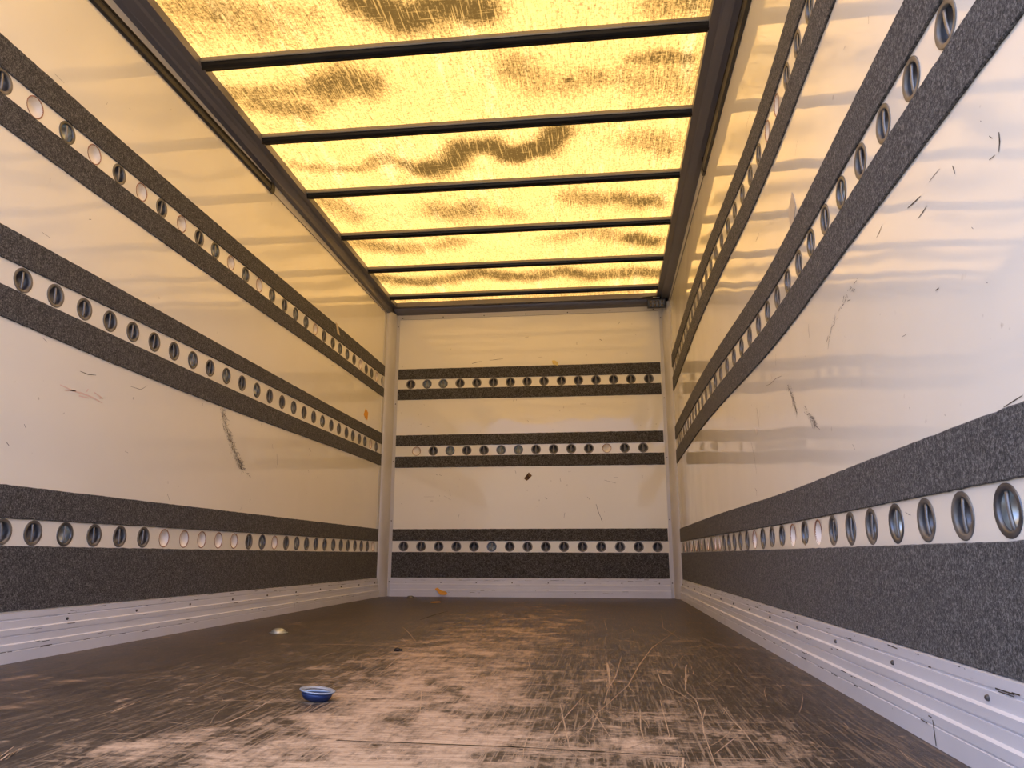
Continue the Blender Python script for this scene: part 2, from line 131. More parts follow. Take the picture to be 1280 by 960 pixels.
DIRT = [(0.09, 1, [(0.837, 2.2597), (0.924, 2.3197), (0.988, 2.3873), (1.0647, 2.362), (1.147, 2.3298), (1.2608, 2.3602)]), (0.11, 0.55, [(0.9063, 2.2282), (1.1067, 2.2445), (1.2434, 2.2886)]),
 (0.11, 0.5, [(0.1711, 2.2124), (0.3465, 2.2628), (0.4417, 2.3259)]), (0.13, 0.35, [(0.1396, 2.2939), (0.4359, 2.3384), (0.565, 2.332)]), (0.09, 0.5, [(1.9312, 2.4037), (2.091, 2.4311)]),
 (0.11, 0.75, [(0.5062, 2.7779), (0.621, 2.7067), (0.6863, 2.7424)]), (0.07, 0.55, [(0.092, 2.7282), (0.2744, 2.7676), (0.4995, 2.7483)]), (0.09, 0.6, [(0.1727, 2.8274), (0.3734, 2.8824)]),
 (0.05, 0.65, [(1.8105, 2.7171), (1.9223, 2.7154), (2.0506, 2.7308)]), (0.14, 0.4, [(1.8301, 2.8245), (1.9653, 2.8681), (2.0537, 2.9235)]),
 (0.1, 0.45, [(1.3531, 2.7138), (1.4254, 2.8311), (1.526, 2.8601), (1.6967, 2.8249)]),
 (0.085, 1, [(0.7988, 3.4985), (0.9143, 3.4542), (1.026, 3.303), (1.1459, 3.3023), (1.2929, 3.4038), (1.4394, 3.33), (1.4861, 3.2134)]),
 (0.055, 0.6, [(0.6913, 3.4194), (0.7426, 3.4666), (0.8195, 3.5009)]), (0.05, 0.5, [(0.1398, 3.3534), (0.2797, 3.4364), (0.4537, 3.4321), (0.6052, 3.3529), (0.6913, 3.4194)]),
 (0.1, 0.5, [(1.866, 3.3299), (2.0043, 3.3977)]), (0.1, 0.45, [(0.1229, 3.7949), (0.2089, 3.8871), (0.2441, 3.9981)]), (0.11, 0.55, [(0.7405, 3.9505), (0.8439, 4.0263), (0.975, 3.9578)]),
 (0.08, 0.4, [(0.9946, 3.9809), (1.1692, 4.0867)]), (0.09, 0.8, [(1.8002, 3.9357), (1.9149, 4.0189), (1.9813, 3.9968)]), (0.09, 0.55, [(1.5553, 3.8773), (1.7331, 3.9473)]),
 (0.09, 0.4, [(1.3804, 4.4611), (1.5101, 4.4025), (1.6356, 4.3694), (1.7847, 4.472)]), (0.09, 0.85, [(1.8855, 4.4964), (2.015, 4.5745)]), (0.09, 0.45, [(0.6267, 4.4607), (0.7781, 4.4146)]),
 (0.1, 0.6, [(0.1447, 4.3775), (0.2802, 4.4587), (0.4556, 4.5061)]),
 (0.1, 0.75, [(0.0887, 5.0086), (0.333, 5.1036), (0.5772, 5.0829), (0.8324, 4.9691), (1.0202, 5.0705), (1.1922, 5.0909), (1.3992, 5.0054), (1.6221, 5.1259), (1.9049, 5.0809), (2.0871, 5.1337)]),
 (0.05, 0.35, [(0.1124, 5.4706), (0.7409, 5.526), (1.3695, 5.507), (1.9786, 5.4886)])]
SPOT = [[1.5623, 2.8197], [1.2885, 2.3932]]
FLOORPT = {'chip': [0.5763, 4.9315], 'cupA': [1.0679, 1.5966], 'cupB': [0.4061, 2.9125], 'cupC': [0.2963, 5.3633], 'debris': [1.0126, 2.4251]}
PATCH = {'brownB': [(1.0744, 0.8593), (1.1107, 0.9038), (1.1348, 0.8796), (1.1075, 0.8499), (1.0924, 0.8411)],
 'orangeB': [(0.4183, 0.0566), (0.4361, 0.0652), (0.4724, 0.0428), (0.4993, 0.0402), (0.5145, 0.0234), (0.4998, 0.0137), (0.4611, 0.0145), (0.4428, 0.0342)],
 'orangeL': [(5.0836, 1.3136), (5.1423, 1.2928), (5.1314, 1.2384), (5.0945, 1.2376), (5.0453, 1.2632)],
 'tagL': [(4.3912, 1.7353), (4.4281, 1.7335), (4.4746, 1.6727), (4.4301, 1.6728)],
 'tapeR': [(2.0181, 1.2894), (2.0056, 1.2685), (1.9936, 1.2336), (2.0235, 1.207), (2.0654, 1.1897), (2.0735, 1.2377), (2.0746, 1.2631), (2.0388, 1.2753)],
 'whiteR': [(2.7354, 0.7353), (2.6889, 0.7247), (2.7239, 0.7119)],
 'yellowB': [(1.2943, 1.7641), (1.3129, 1.7668), (1.3406, 1.75), (1.3433, 1.7212), (1.3002, 1.7352)]}
L_BACK = L_LEN

# ------------------------------------------------------------------ camera, world, sun, exposure
scene = bpy.context.scene
COL = scene.collection
W = 2.2
Y0 = 0.35          # open rear of the load box
ZR = 2.255          # underside of the translucent roof

cam_data = bpy.data.cameras.new('camera')
cam_data.sensor_width = 36.0
cam_data.lens = CAM['f'] / 1280 * 36.0
cam_data.clip_start = 0.01
cam = bpy.data.objects.new('camera', cam_data)
COL.objects.link(cam)
_r, _u, _f = [Vector(v) for v in CAM['R']]
cam.matrix_world = Matrix(((_r.x, _u.x, -_f.x, CAM['loc'][0]), (_r.y, _u.y, -_f.y, CAM['loc'][1]),
                           (_r.z, _u.z, -_f.z, CAM['loc'][2]), (0, 0, 0, 1)))
scene.camera = cam

scene.view_settings.view_transform = 'Standard'
scene.view_settings.look = 'None'
scene.view_settings.gamma = 1.0
scene.view_settings.use_curve_mapping = False
scene.view_settings.exposure = 0.30
scene.cycles.max_bounces = 16
scene.cycles.diffuse_bounces = 9

world = bpy.data.worlds.new('daylight')
scene.world = world
world.use_nodes = True
wt = world.node_tree
wt.nodes.clear()
w_out = wt.nodes.new('ShaderNodeOutputWorld')
w_bg = wt.nodes.new('ShaderNodeBackground')
w_tc = wt.nodes.new('ShaderNodeTexCoord')
w_sep = wt.nodes.new('ShaderNodeSeparateXYZ')
w_ramp = wt.nodes.new('ShaderNodeValToRGB')
for _p, _c in ((0.0, (0.30, 0.29, 0.28)), (0.10, (0.34, 0.36, 0.42)), (0.26, (0.25, 0.43, 1.0)), (1.0, (0.16, 0.35, 1.0))):
    _e = w_ramp.color_ramp.elements.new(_p)
    _e.color = (*_c, 1)
w_ramp.color_ramp.elements.remove(w_ramp.color_ramp.elements[-1])
w_ramp.color_ramp.elements.remove(w_ramp.color_ramp.elements[0])
wt.links.new(w_tc.outputs['Generated'], w_sep.inputs[0])
wt.links.new(w_sep.outputs['Z'], w_ramp.inputs[0])
wt.links.new(w_ramp.outputs[0], w_bg.inputs[0])
wt.links.new(w_bg.outputs[0], w_out.inputs[0])
w_bg.inputs['Strength'].default_value = 3.3

sun_data = bpy.data.lights.new('sun', 'SUN')
sun_data.energy = 13.6
sun_data.angle = math.radians(0.6)
sun_data.color = (1.0, 0.90, 0.75)
sun = bpy.data.objects.new('sun', sun_data)
COL.objects.link(sun)
sun.rotation_euler = (math.radians(-28), math.radians(14), 0)   # high, a little ahead of the bulkhead

# ------------------------------------------------------------------ materials
def mat(name):
    m = bpy.data.materials.new(name)
    m.use_nodes = True
    nt = m.node_tree
    nt.nodes.clear()
    out = nt.nodes.new('ShaderNodeOutputMaterial')
    return m, nt, out

def N(nt, kind, **kw):
    n = nt.nodes.new(kind)
    for k, v in kw.items():
        if k.startswith('_'):
            setattr(n, k[1:], v)
        else:
            n.inputs[k.replace('__', ' ')].default_value = v
    return n

def L(nt, a, b):
    nt.links.new(a, b)

def coord(nt, scale=(1, 1, 1), rot=(0, 0, 0)):
    tc = nt.nodes.new('ShaderNodeTexCoord')
    mp = nt.nodes.new('ShaderNodeMapping')
    mp.inputs['Scale'].default_value = scale
    mp.inputs['Rotation'].default_value = rot
    L(nt, tc.outputs['Object'], mp.inputs[0])
    return mp.outputs[0]

def noise(nt, vec, scale, detail=3.0, rough=0.55, dist=0.0):
    n = N(nt, 'ShaderNodeTexNoise', Scale=scale, Detail=detail, Roughness=rough, Distortion=dist)
    L(nt, vec, n.inputs['Vector'])
    return n.outputs['Fac']

def ramp(nt, fac, stops):
    r = nt.nodes.new('ShaderNodeValToRGB')
    e = r.color_ramp.elements
    while len(e) < len(stops):
        e.new(0.5)
    for el, (p, c) in zip(e, stops):
        el.position = p
        el.color = (*c, 1) if isinstance(c, tuple) else (c, c, c, 1)
    L(nt, fac, r.inputs[0])
    return r.outputs[0]

def math_(nt, op, a, b=None, c=None, clamp=False):
    n = nt.nodes.new('ShaderNodeMath')
    n.operation = op
    n.use_clamp = clamp
    for i, x in enumerate((a, b, c)):
        if x is None:
            continue
        if isinstance(x, (int, float)):
            n.inputs[i].default_value = x
        else:
            L(nt, x, n.inputs[i])
    return n.outputs[0]

def mixc(nt, fac, a, b):
    n = nt.nodes.new('ShaderNodeMix')
    n.data_type = 'RGBA'
    for s, x in ((n.inputs[0], fac), (n.inputs[6], a), (n.inputs[7], b)):
        if isinstance(x, (int, float)):
            s.default_value = x
        elif isinstance(x, tuple):
            s.default_value = (*x, 1)
        else:
            L(nt, x, s)
    return n.outputs[2]

def bsdf(nt, out, color, rough=0.5, metal=0.0, bump=None, bump_d=0.001, spec=0.5):
    p = nt.nodes.new('ShaderNodeBsdfPrincipled')
    for key, x in (('Base Color', color), ('Roughness', rough), ('Metallic', metal)):
        if isinstance(x, tuple):
            p.inputs[key].default_value = (*x, 1)
        elif isinstance(x, (int, float)):
            p.inputs[key].default_value = x
        else:
            L(nt, x, p.inputs[key])
    p.inputs['Specular IOR Level'].default_value = spec
    if bump is not None:
        b = N(nt, 'ShaderNodeBump', Strength=1.0, Distance=bump_d)
        L(nt, bump, b.inputs['Height'])
        L(nt, b.outputs[0], p.inputs['Normal'])
    L(nt, p.outputs[0], out.inputs[0])
    return p

def make_wall():
    m, nt, out = mat('cream_gel_coat')
    v = coord(nt)
    n1 = noise(nt, v, 2.2, 3)
    base = ramp(nt, n1, [(0.3, (0.885, 0.86, 0.765)), (0.7, (0.915, 0.89, 0.805))])
    sp = ramp(nt, noise(nt, v, 38, 2, 0.4), [(0.735, 0.0), (0.78, 1.0)])
    big = ramp(nt, noise(nt, v, 3.5, 2), [(0.5, 0.0), (0.65, 0.5)])
    base = mixc(nt, math_(nt, 'MULTIPLY', sp, big), base, (0.30, 0.25, 0.19))
    rough = ramp(nt, noise(nt, v, 5, 4), [(0.35, 0.035), (0.75, 0.085)])
    bsdf(nt, out, base, rough, 0.0, noise(nt, v, 3.2, 1), 0.003, 0.5)
    return m

def make_carpet():
    m, nt, out = mat('grey_felt')
    v = coord(nt)
    f = noise(nt, v, 210, 3, 0.8)
    g = noise(nt, v, 85, 3, 0.7)
    s = math_(nt, 'ADD', math_(nt, 'MULTIPLY', f, 0.7), math_(nt, 'MULTIPLY', g, 0.3))
    c = ramp(nt, s, [(0.38, (0.016, 0.015, 0.015)), (0.5, (0.068, 0.066, 0.065)), (0.63, (0.22, 0.215, 0.21))])
    p = bsdf(nt, out, c, 0.95, 0.0, s, 0.004, 0.1)
    p.inputs['Sheen Weight'].default_value = 0.12
    p.inputs['Sheen Roughness'].default_value = 0.6
    return m

def make_floor():
    m, nt, out = mat('worn_floor_board')
    v = coord(nt)
    at = N(nt, 'ShaderNodeAttribute', _attribute_name='wear')
    wear = at.outputs['Fac']
    at2 = N(nt, 'ShaderNodeAttribute', _attribute_name='tan')
    iso = noise(nt, v, 8, 9, 0.72, 0.4)
    n_x = noise(nt, coord(nt, (5, 34, 1), (0, 0, 0.06)), 1.6, 8, 0.75, 0.5)
    n_d = noise(nt, coord(nt, (34, 5, 1), (0, 0, 0.42)), 1.6, 8, 0.75, 0.5)
    n_e = noise(nt, coord(nt, (30, 5, 1), (0, 0, -0.25)), 1.6, 7, 0.75, 0.5)
    n_b = noise(nt, v, 1.7, 3, 0.6)
    n_f = noise(nt, v, 70, 5, 0.8)
    s = math_(nt, 'ADD', math_(nt, 'MULTIPLY', n_x, 0.20), math_(nt, 'MULTIPLY', n_d, 0.16))
    s = math_(nt, 'ADD', s, math_(nt, 'MULTIPLY', n_e, 0.11))
    s = math_(nt, 'ADD', s, math_(nt, 'MULTIPLY', iso, 0.38))
    s = math_(nt, 'ADD', s, math_(nt, 'MULTIPLY', n_f, 0.15))
    h = math_(nt, 'MULTIPLY', math_(nt, 'SUBTRACT', s, 0.50), 7.5)
    h = math_(nt, 'MULTIPLY_ADD', math_(nt, 'SUBTRACT', n_b, 0.5), 0.7, h)
    t = math_(nt, 'ADD', math_(nt, 'MULTIPLY', wear, 0.84), h)
    mask = ramp(nt, t, [(0.30, 0.0), (0.55, 0.5), (0.95, 1.0)])
    # thin straight scratches in several directions, thicker where the film is worn
    sc = None
    for ang, sx, th in ((0.15, 210, 0.65), (-0.55, 190, 0.655), (0.9, 200, 0.655), (1.5, 170, 0.642), (-1.1, 200, 0.66)):
        lay = ramp(nt, noise(nt, coord(nt, (sx, 5.0, 1), (0, 0, ang)), 1.0, 1, 0.4), [(th, 0.0), (th + 0.03, 1.0)])
        sc = lay if sc is None else math_(nt, 'MAXIMUM', sc, lay)
    sc = math_(nt, 'MULTIPLY', sc, math_(nt, 'MULTIPLY_ADD', wear, 0.42, 0.26, clamp=True))
    mask = math_(nt, 'MAXIMUM', mask, sc)
    dark = ramp(nt, noise(nt, v, 7, 5, 0.6), [(0.3, (0.027, 0.020, 0.016)), (0.75, (0.050, 0.038, 0.031))])
    wood = ramp(nt, noise(nt, coord(nt, (5, 40, 1)), 4, 6, 0.7), [(0.3, (0.34, 0.235, 0.155)), (0.55, (0.52, 0.38, 0.27)), (0.8, (0.64, 0.50, 0.38))])
    col = mixc(nt, mask, dark, wood)
    col = mixc(nt, math_(nt, 'MULTIPLY', at2.outputs['Fac'], ramp(nt, n_x, [(0.4, 0.0), (0.6, 1.0)])), col, (0.45, 0.30, 0.19))
    # fine pale nicks scattered over the dark film
    nk = ramp(nt, noise(nt, coord(nt, (10, 55, 1), (0, 0, 0.3)), 9, 2, 0.5), [(0.70, 0.0), (0.75, 1.0)])
    nk2 = ramp(nt, noise(nt, coord(nt, (60, 9, 1), (0, 0, -0.5)), 8, 2, 0.5), [(0.71, 0.0), (0.76, 1.0)])
    nk = math_(nt, 'MULTIPLY', math_(nt, 'MAXIMUM', nk, nk2), 0.55)
    col = mixc(nt, nk, col, (0.36, 0.27, 0.19))
    ro = math_(nt, 'ADD', math_(nt, 'MULTIPLY', mask, 0.30), math_(nt, 'MULTIPLY_ADD', n_f, 0.20, 0.28))
    bsdf(nt, out, col, ro, 0.0, s, 0.002, 0.3)
    return m

def make_simple(name, color, rough, metal=0.0, var=0.15, scale=20.0, bump=0.0, spec=0.5):
    m, nt, out = mat(name)
    v = coord(nt)
    n = noise(nt, v, scale, 4)
    lo = tuple(c * (1 - var) for c in color)
    hi = tuple(min(1, c * (1 + var)) for c in color)
    c = ramp(nt, n, [(0.3, lo), (0.7, hi)])
    bsdf(nt, out, c, ramp(nt, n, [(0.3, rough * 0.8), (0.7, min(1, rough * 1.2))]), metal, n if bump else None, bump or 0.001, spec)
    return m

def make_skirting():
    m, nt, out = mat('white_painted_aluminium')
    v = coord(nt)
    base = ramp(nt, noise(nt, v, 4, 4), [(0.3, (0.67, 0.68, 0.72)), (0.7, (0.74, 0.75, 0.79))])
    chips = ramp(nt, noise(nt, coord(nt, (1, 1, 2.2)), 30, 4, 0.6), [(0.70, 0.0), (0.725, 1.0)])
    area = ramp(nt, noise(nt, v, 5, 2), [(0.45, 0.0), (0.6, 1.0)])
    col = mixc(nt, math_(nt, 'MULTIPLY', chips, area), base, (0.10, 0.085, 0.075))
    bsdf(nt, out, col, 0.32, 0.0, None)
    return m

def make_roof():
    m, nt, out = mat('translucent_roof_sheet')
    v = coord(nt)
    at = N(nt, 'ShaderNodeAttribute', _attribute_name='dirt')
    d = at.outputs['Fac']
    fine = noise(nt, v, 75, 5, 0.85)
    streak = noise(nt, coord(nt, (60, 5, 1), (0, 0, 0.12)), 3.0, 6, 0.8)
    streak2 = noise(nt, coord(nt, (50, 4, 1), (0, 0, -0.35)), 3.0, 5, 0.8)
    streak = math_(nt, 'MAXIMUM', streak, math_(nt, 'MULTIPLY', streak2, 0.97))
    blot = noise(nt, v, 3.6, 6, 0.7)
    k = math_(nt, 'ADD', math_(nt, 'MULTIPLY', fine, 0.52), math_(nt, 'MULTIPLY', streak, 0.48))
    k = math_(nt, 'MULTIPLY_ADD', math_(nt, 'SUBTRACT', k, 0.52), 2.3, 0.50)
    dm = math_(nt, 'MULTIPLY_ADD', d, 0.76, math_(nt, 'MULTIPLY', blot, 0.46))
    t = math_(nt, 'ADD', k, math_(nt, 'MULTIPLY', dm, 0.62))
    mask = ramp(nt, t, [(0.58, 0.0), (0.76, 0.45), (1.02, 1.0)])
    cut = ramp(nt, noise(nt, coord(nt, (150, 6, 1), (0, 0, 0.12)), 1.0, 1, 0.4), [(0.60, 1.0), (0.66, 0.6)])
    cut2 = ramp(nt, noise(nt, coord(nt, (8, 130, 1), (0, 0, 0.2)), 1.0, 1, 0.4), [(0.66, 1.0), (0.72, 0.7)])
    mask = math_(nt, 'MULTIPLY', mask, math_(nt, 'MULTIPLY', cut, cut2))
    soft = ramp(nt, math_(nt, 'MULTIPLY', d, math_(nt, 'ADD', 0.4, blot)), [(0.05, 0.0), (0.9, 0.6)])
    clean = ramp(nt, noise(nt, v, 1.3, 4, 0.6), [(0.3, CLEAN_A), (0.7, CLEAN_B)])
    pale = ramp(nt, noise(nt, coord(nt, (9, 1.2, 1), (0, 0, 0.12)), 1.6, 4, 0.6), [(0.56, 0.0), (0.72, 0.7)])
    clean = mixc(nt, pale, clean, CLEAN_P)
    grain = ramp(nt, k, [(0.25, 1.0), (0.5, 0.84), (0.75, 0.55)])
    mul = nt.nodes.new('ShaderNodeMix')
    mul.data_type = 'RGBA'
    mul.blend_type = 'MULTIPLY'
    mul.inputs[0].default_value = 1.0
    L(nt, clean, mul.inputs[6])
    L(nt, grain, mul.inputs[7])
    clean = mul.outputs[2]
    c = mixc(nt, soft, clean, (0.30, 0.160, 0.030))
    c = mixc(nt, mask, c, (0.045, 0.026, 0.0065))
    tr = nt.nodes.new('ShaderNodeBsdfTranslucent')
    df = nt.nodes.new('ShaderNodeBsdfDiffuse')
    mx = N(nt, 'ShaderNodeMixShader', Fac=0.35)
    L(nt, c, tr.inputs[0])
    L(nt, mixc(nt, mask, (0.80, 0.66, 0.42), (0.25, 0.15, 0.05)), df.inputs[0])
    L(nt, tr.outputs[0], mx.inputs[1])
    L(nt, df.outputs[0], mx.inputs[2])
    L(nt, mx.outputs[0], out.inputs[0])
    return m

CLEAN_A = (0.49, 0.268, 0.068)
CLEAN_B = (0.52, 0.300, 0.086)
CLEAN_P = (0.60, 0.40, 0.155)

M = dict(
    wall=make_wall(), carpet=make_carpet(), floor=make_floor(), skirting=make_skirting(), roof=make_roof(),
    scuff=make_simple('black_rubber_scuff', (0.045, 0.034, 0.026), 0.6, var=0.6, scale=120),
    redscuff=make_simple('faded_red_smear', (0.80, 0.62, 0.55), 0.5, var=0.08, scale=80),
    scratch=make_simple('bare_wood_scratch', (0.43, 0.30, 0.20), 0.65, var=0.3, scale=60),
    gouge=make_simple('dark_floor_gouge', (0.022, 0.015, 0.011), 0.6, var=0.3, scale=60),
    alu=make_simple('grey_aluminium', (0.62, 0.61, 0.60), 0.38, 0.1, 0.02, 5),
    railalu=make_simple('dull_anodised_aluminium', (0.17, 0.165, 0.185), 0.42, 0.3, 0.05, 5),
    bow=make_simple('black_painted_steel', (0.009, 0.009, 0.010), 0.4, 0.0, 0.3, 12, 0, 0.25),
    rubber=make_simple('black_rubber', (0.012, 0.012, 0.014), 0.6, 0.0, 0.3, 30, 0, 0.25),
    conduit=make_simple('dark_grey_channel', (0.055, 0.052, 0.05), 0.4, 0.3, 0.2, 30),
    steel=make_simple('dark_galvanised_steel', (0.16, 0.165, 0.18), 0.42, 0.75, 0.3, 30),
    zinc=make_simple('bright_zinc', (0.46, 0.50, 0.50), 0.34, 0.85, 0.3, 25),
    rimsteel=make_simple('weathered_steel', (0.20, 0.19, 0.175), 0.5, 0.4, 0.3, 40),
    cream=make_simple('cream_plastic', (0.88, 0.82, 0.73), 0.35, 0.0, 0.06, 20),
    rust=make_simple('rusty_brown_edge', (0.36, 0.19, 0.12), 0.6, 0.0, 0.25, 60),
    rivet=make_simple('dark_rivet', (0.09, 0.08, 0.075), 0.5, 0.4, 0.2, 60),
    orange=make_simple('orange_paper', (0.85, 0.40, 0.03), 0.6, 0.0, 0.15, 60),
    tan=make_simple('tan_masking_tape', (0.62, 0.52, 0.37), 0.6, 0.0, 0.12, 60),
    greytape=make_simple('pale_grey_tape', (0.60, 0.55, 0.49), 0.5, 0.0, 0.1, 60),
    yellow=make_simple('yellow_tape', (0.78, 0.62, 0.22), 0.5, 0.0, 0.1, 60),
    brown=make_simple('brown_parcel_tape', (0.17, 0.095, 0.028), 0.75, 0.0, 0.2, 60),
    brown2=make_simple('dark_brown_tape', (0.065, 0.028, 0.008), 0.75, 0.0, 0.2, 60),
    blue=make_simple('blue_passivated_zinc', (0.022, 0.038, 0.11), 0.42, 0.3, 0.2, 40),
    palezinc=make_simple('pale_blue_zinc', (0.30, 0.36, 0.47), 0.42, 0.35, 0.1, 40),
    grey=make_simple('grey_lit_edge', (0.20, 0.19, 0.165), 0.4, 0.2, 0.1, 20),  # rear daylight on the bows' near edge, put into the colour
    barsteel=make_simple('grey_steel_bar', (0.27, 0.265, 0.26), 0.45, 0.55, 0.2, 40),
    plastic=make_simple('black_plastic', (0.014, 0.013, 0.013), 0.35, 0.0, 0.2, 40),
    lens=make_simple('dark_clear_lens', (0.05, 0.045, 0.04), 0.12, 0.0, 0.2, 40),
    led=make_simple('yellow_diode', (0.12, 0.095, 0.055), 0.4, 0.0, 0.15, 60),
    ground=make_simple('asphalt', (0.20, 0.20, 0.205), 0.9, 0.0, 0.25, 8),
    skin=make_simple('white_outer_skin', (0.75, 0.75, 0.74), 0.4, 0.0, 0.03, 3),
)

# ------------------------------------------------------------------ helpers
def link(name, bm, mats, parent=None, smooth=False, loc=None):
    me = bpy.data.meshes.new(name)
    bm.normal_update()
    bm.to_mesh(me)
    bm.free()
    o = bpy.data.objects.new(name, me)
    for m in (mats if isinstance(mats, (list, tuple)) else [mats]):
        me.materials.append(m)
    if smooth:
        me.polygons.foreach_set('use_smooth', [True] * len(me.polygons))
    COL.objects.link(o)
    if loc is not None:
        o.location = loc
    if parent is not None:
        o.parent = parent
    return o

def tag(o, label, cat, group=None):
    o['label'] = label
    o['category'] = cat
    if group:
        o['group'] = group
    return o

def struct(o):
    o['kind'] = 'structure'
    return o

def empty(name, loc=(0, 0, 0), rot=None):
    o = bpy.data.objects.new(name, None)
    o.empty_display_size = 0.05
    COL.objects.link(o)
    o.location = loc
    if rot is not None:
        o.rotation_euler = rot
    return o

def box(bm, x0, x1, y0, y1, z0, z1, mi=0):
    v = [bm.verts.new((x, y, z)) for x in (x0, x1) for y in (y0, y1) for z in (z0, z1)]
    for q in ((0, 1, 3, 2), (4, 6, 7, 5), (0, 4, 5, 1), (2, 3, 7, 6), (0, 2, 6, 4), (1, 5, 7, 3)):
        f = bm.faces.new([v[i] for i in q])
        f.material_index = mi

def loft(bm, rings, closed=True, cap=True, mi=0):
    """rings: lists of points of equal length, skinned in order"""
    vs = [[bm.verts.new(p) for p in r] for r in rings]
    n = len(rings[0])
    for a, b in zip(vs, vs[1:]):
        for i in range(n if closed else n - 1):
            j = (i + 1) % n
            f = bm.faces.new((a[i], a[j], b[j], b[i]))
            f.material_index = mi
    if cap and closed:
        bm.faces.new(list(reversed(vs[0])))
        bm.faces.new(vs[-1])
    return vs

def lathe(bm, prof, seg=28, axis='X'):
    """prof: (height along axis, radius); opens along +axis"""
    rings = []
    for h, r in prof:
        ring = []
        for k in range(seg):
            a = 2 * math.pi * k / seg
            c, s = r * math.cos(a), r * math.sin(a)
            ring.append((h, c, s) if axis == 'X' else (c, s, h))
        rings.append(ring)
    return loft(bm, rings, True, False)

def smoothstep(a, b, x):
    t = max(0.0, min(1.0, (x - a) / (b - a)))
    return t * t * (3 - 2 * t)

_BY = np.linspace(-0.3, 5.7, len(BULGE))
def bulge(y, z):
    return float(np.interp(y, _BY, BULGE)) * smoothstep(0.13, 0.45, z) * (1 - smoothstep(1.85, 2.08, z))

# a wall surface maps (s, z, out) to a point; out is the distance into the room
def surf_left(s, z, out=0.0):
    return Vector((out, s, z))
def surf_right(s, z, out=0.0):
    return Vector((W + bulge(s, z) - out, s, z))
def surf_back(s, z, out=0.0):
    return Vector((s, L_BACK - out, z))


def quad(bm, pts, flip, mi=0):
    if flip:
        pts = list(reversed(pts))
    f = bm.faces.new([bm.verts.new(p) for p in pts])
    f.material_index = mi
    f.smooth = True

def strip_mesh(bm, surf, pts, w, flip, mi, out=0.0006, taper=True):
    """a thin flat mark of width w following pts on a surface"""
    pts = [Vector((a, b, 0)) for a, b in pts]
    fine = []
    for a, b in zip(pts, pts[1:]):
        n = max(1, int((b - a).length / 0.05))
        for k in range(n):
            fine.append(a.lerp(b, k / n))
    fine.append(pts[-1])
    L_, R_ = [], []
    for i, p in enumerate(fine):
        t = (fine[min(i + 1, len(fine) - 1)] - fine[max(i - 1, 0)])
        if t.length < 1e-6:
            t = Vector((1, 0, 0))
        t.normalize()
        nrm = Vector((-t.y, t.x, 0))
        f = i / max(1, len(fine) - 1)
        ww = w * 0.5 * ((0.35 + 0.65 * math.sin(math.pi * min(max(f, 0.08), 0.92))) if taper else 1)
        L_.append(p + nrm * ww)
        R_.append(p - nrm * ww)
    for i in range(len(fine) - 1):
        q = [L_[i], R_[i], R_[i + 1], L_[i + 1]]
        P3 = [surf(v.x, v.y, out) for v in q]
        nn = (P3[1] - P3[0]).cross(P3[2] - P3[0])
        want = surf((q[0].x), (q[0].y), 0.01) - surf(q[0].x, q[0].y, 0)
        if nn.dot(want) < 0:
            P3.reverse()
        f = bm.faces.new([bm.verts.new(p) for p in P3])
        f.material_index = mi

def scuff_cluster(bm, surf, pts, w, rng, mi, dens):
    """a broken rubber mark: short strokes and specks scattered along a path"""
    pts = [Vector((a, b)) for a, b in pts]
    total = sum((b - a).length for a, b in zip(pts, pts[1:]))
    n = int(total / dens) + 6
    for _ in range(n):
        t = rng.random() * (len(pts) - 1)
        i = min(int(t), len(pts) - 2)
        p = pts[i].lerp(pts[i + 1], t - i)
        p += Vector((rng.gauss(0, w * 0.9), rng.gauss(0, w * 0.9)))
        ln = rng.uniform(0.003, 0.014)
        d = (pts[i + 1] - pts[i]).normalized() * ln
        d += Vector((rng.gauss(0, ln * 0.8), rng.gauss(0, ln * 0.5)))
        strip_mesh(bm, surf, [tuple(p), tuple(p + d)], rng.uniform(0.001, 0.0032), False, mi)

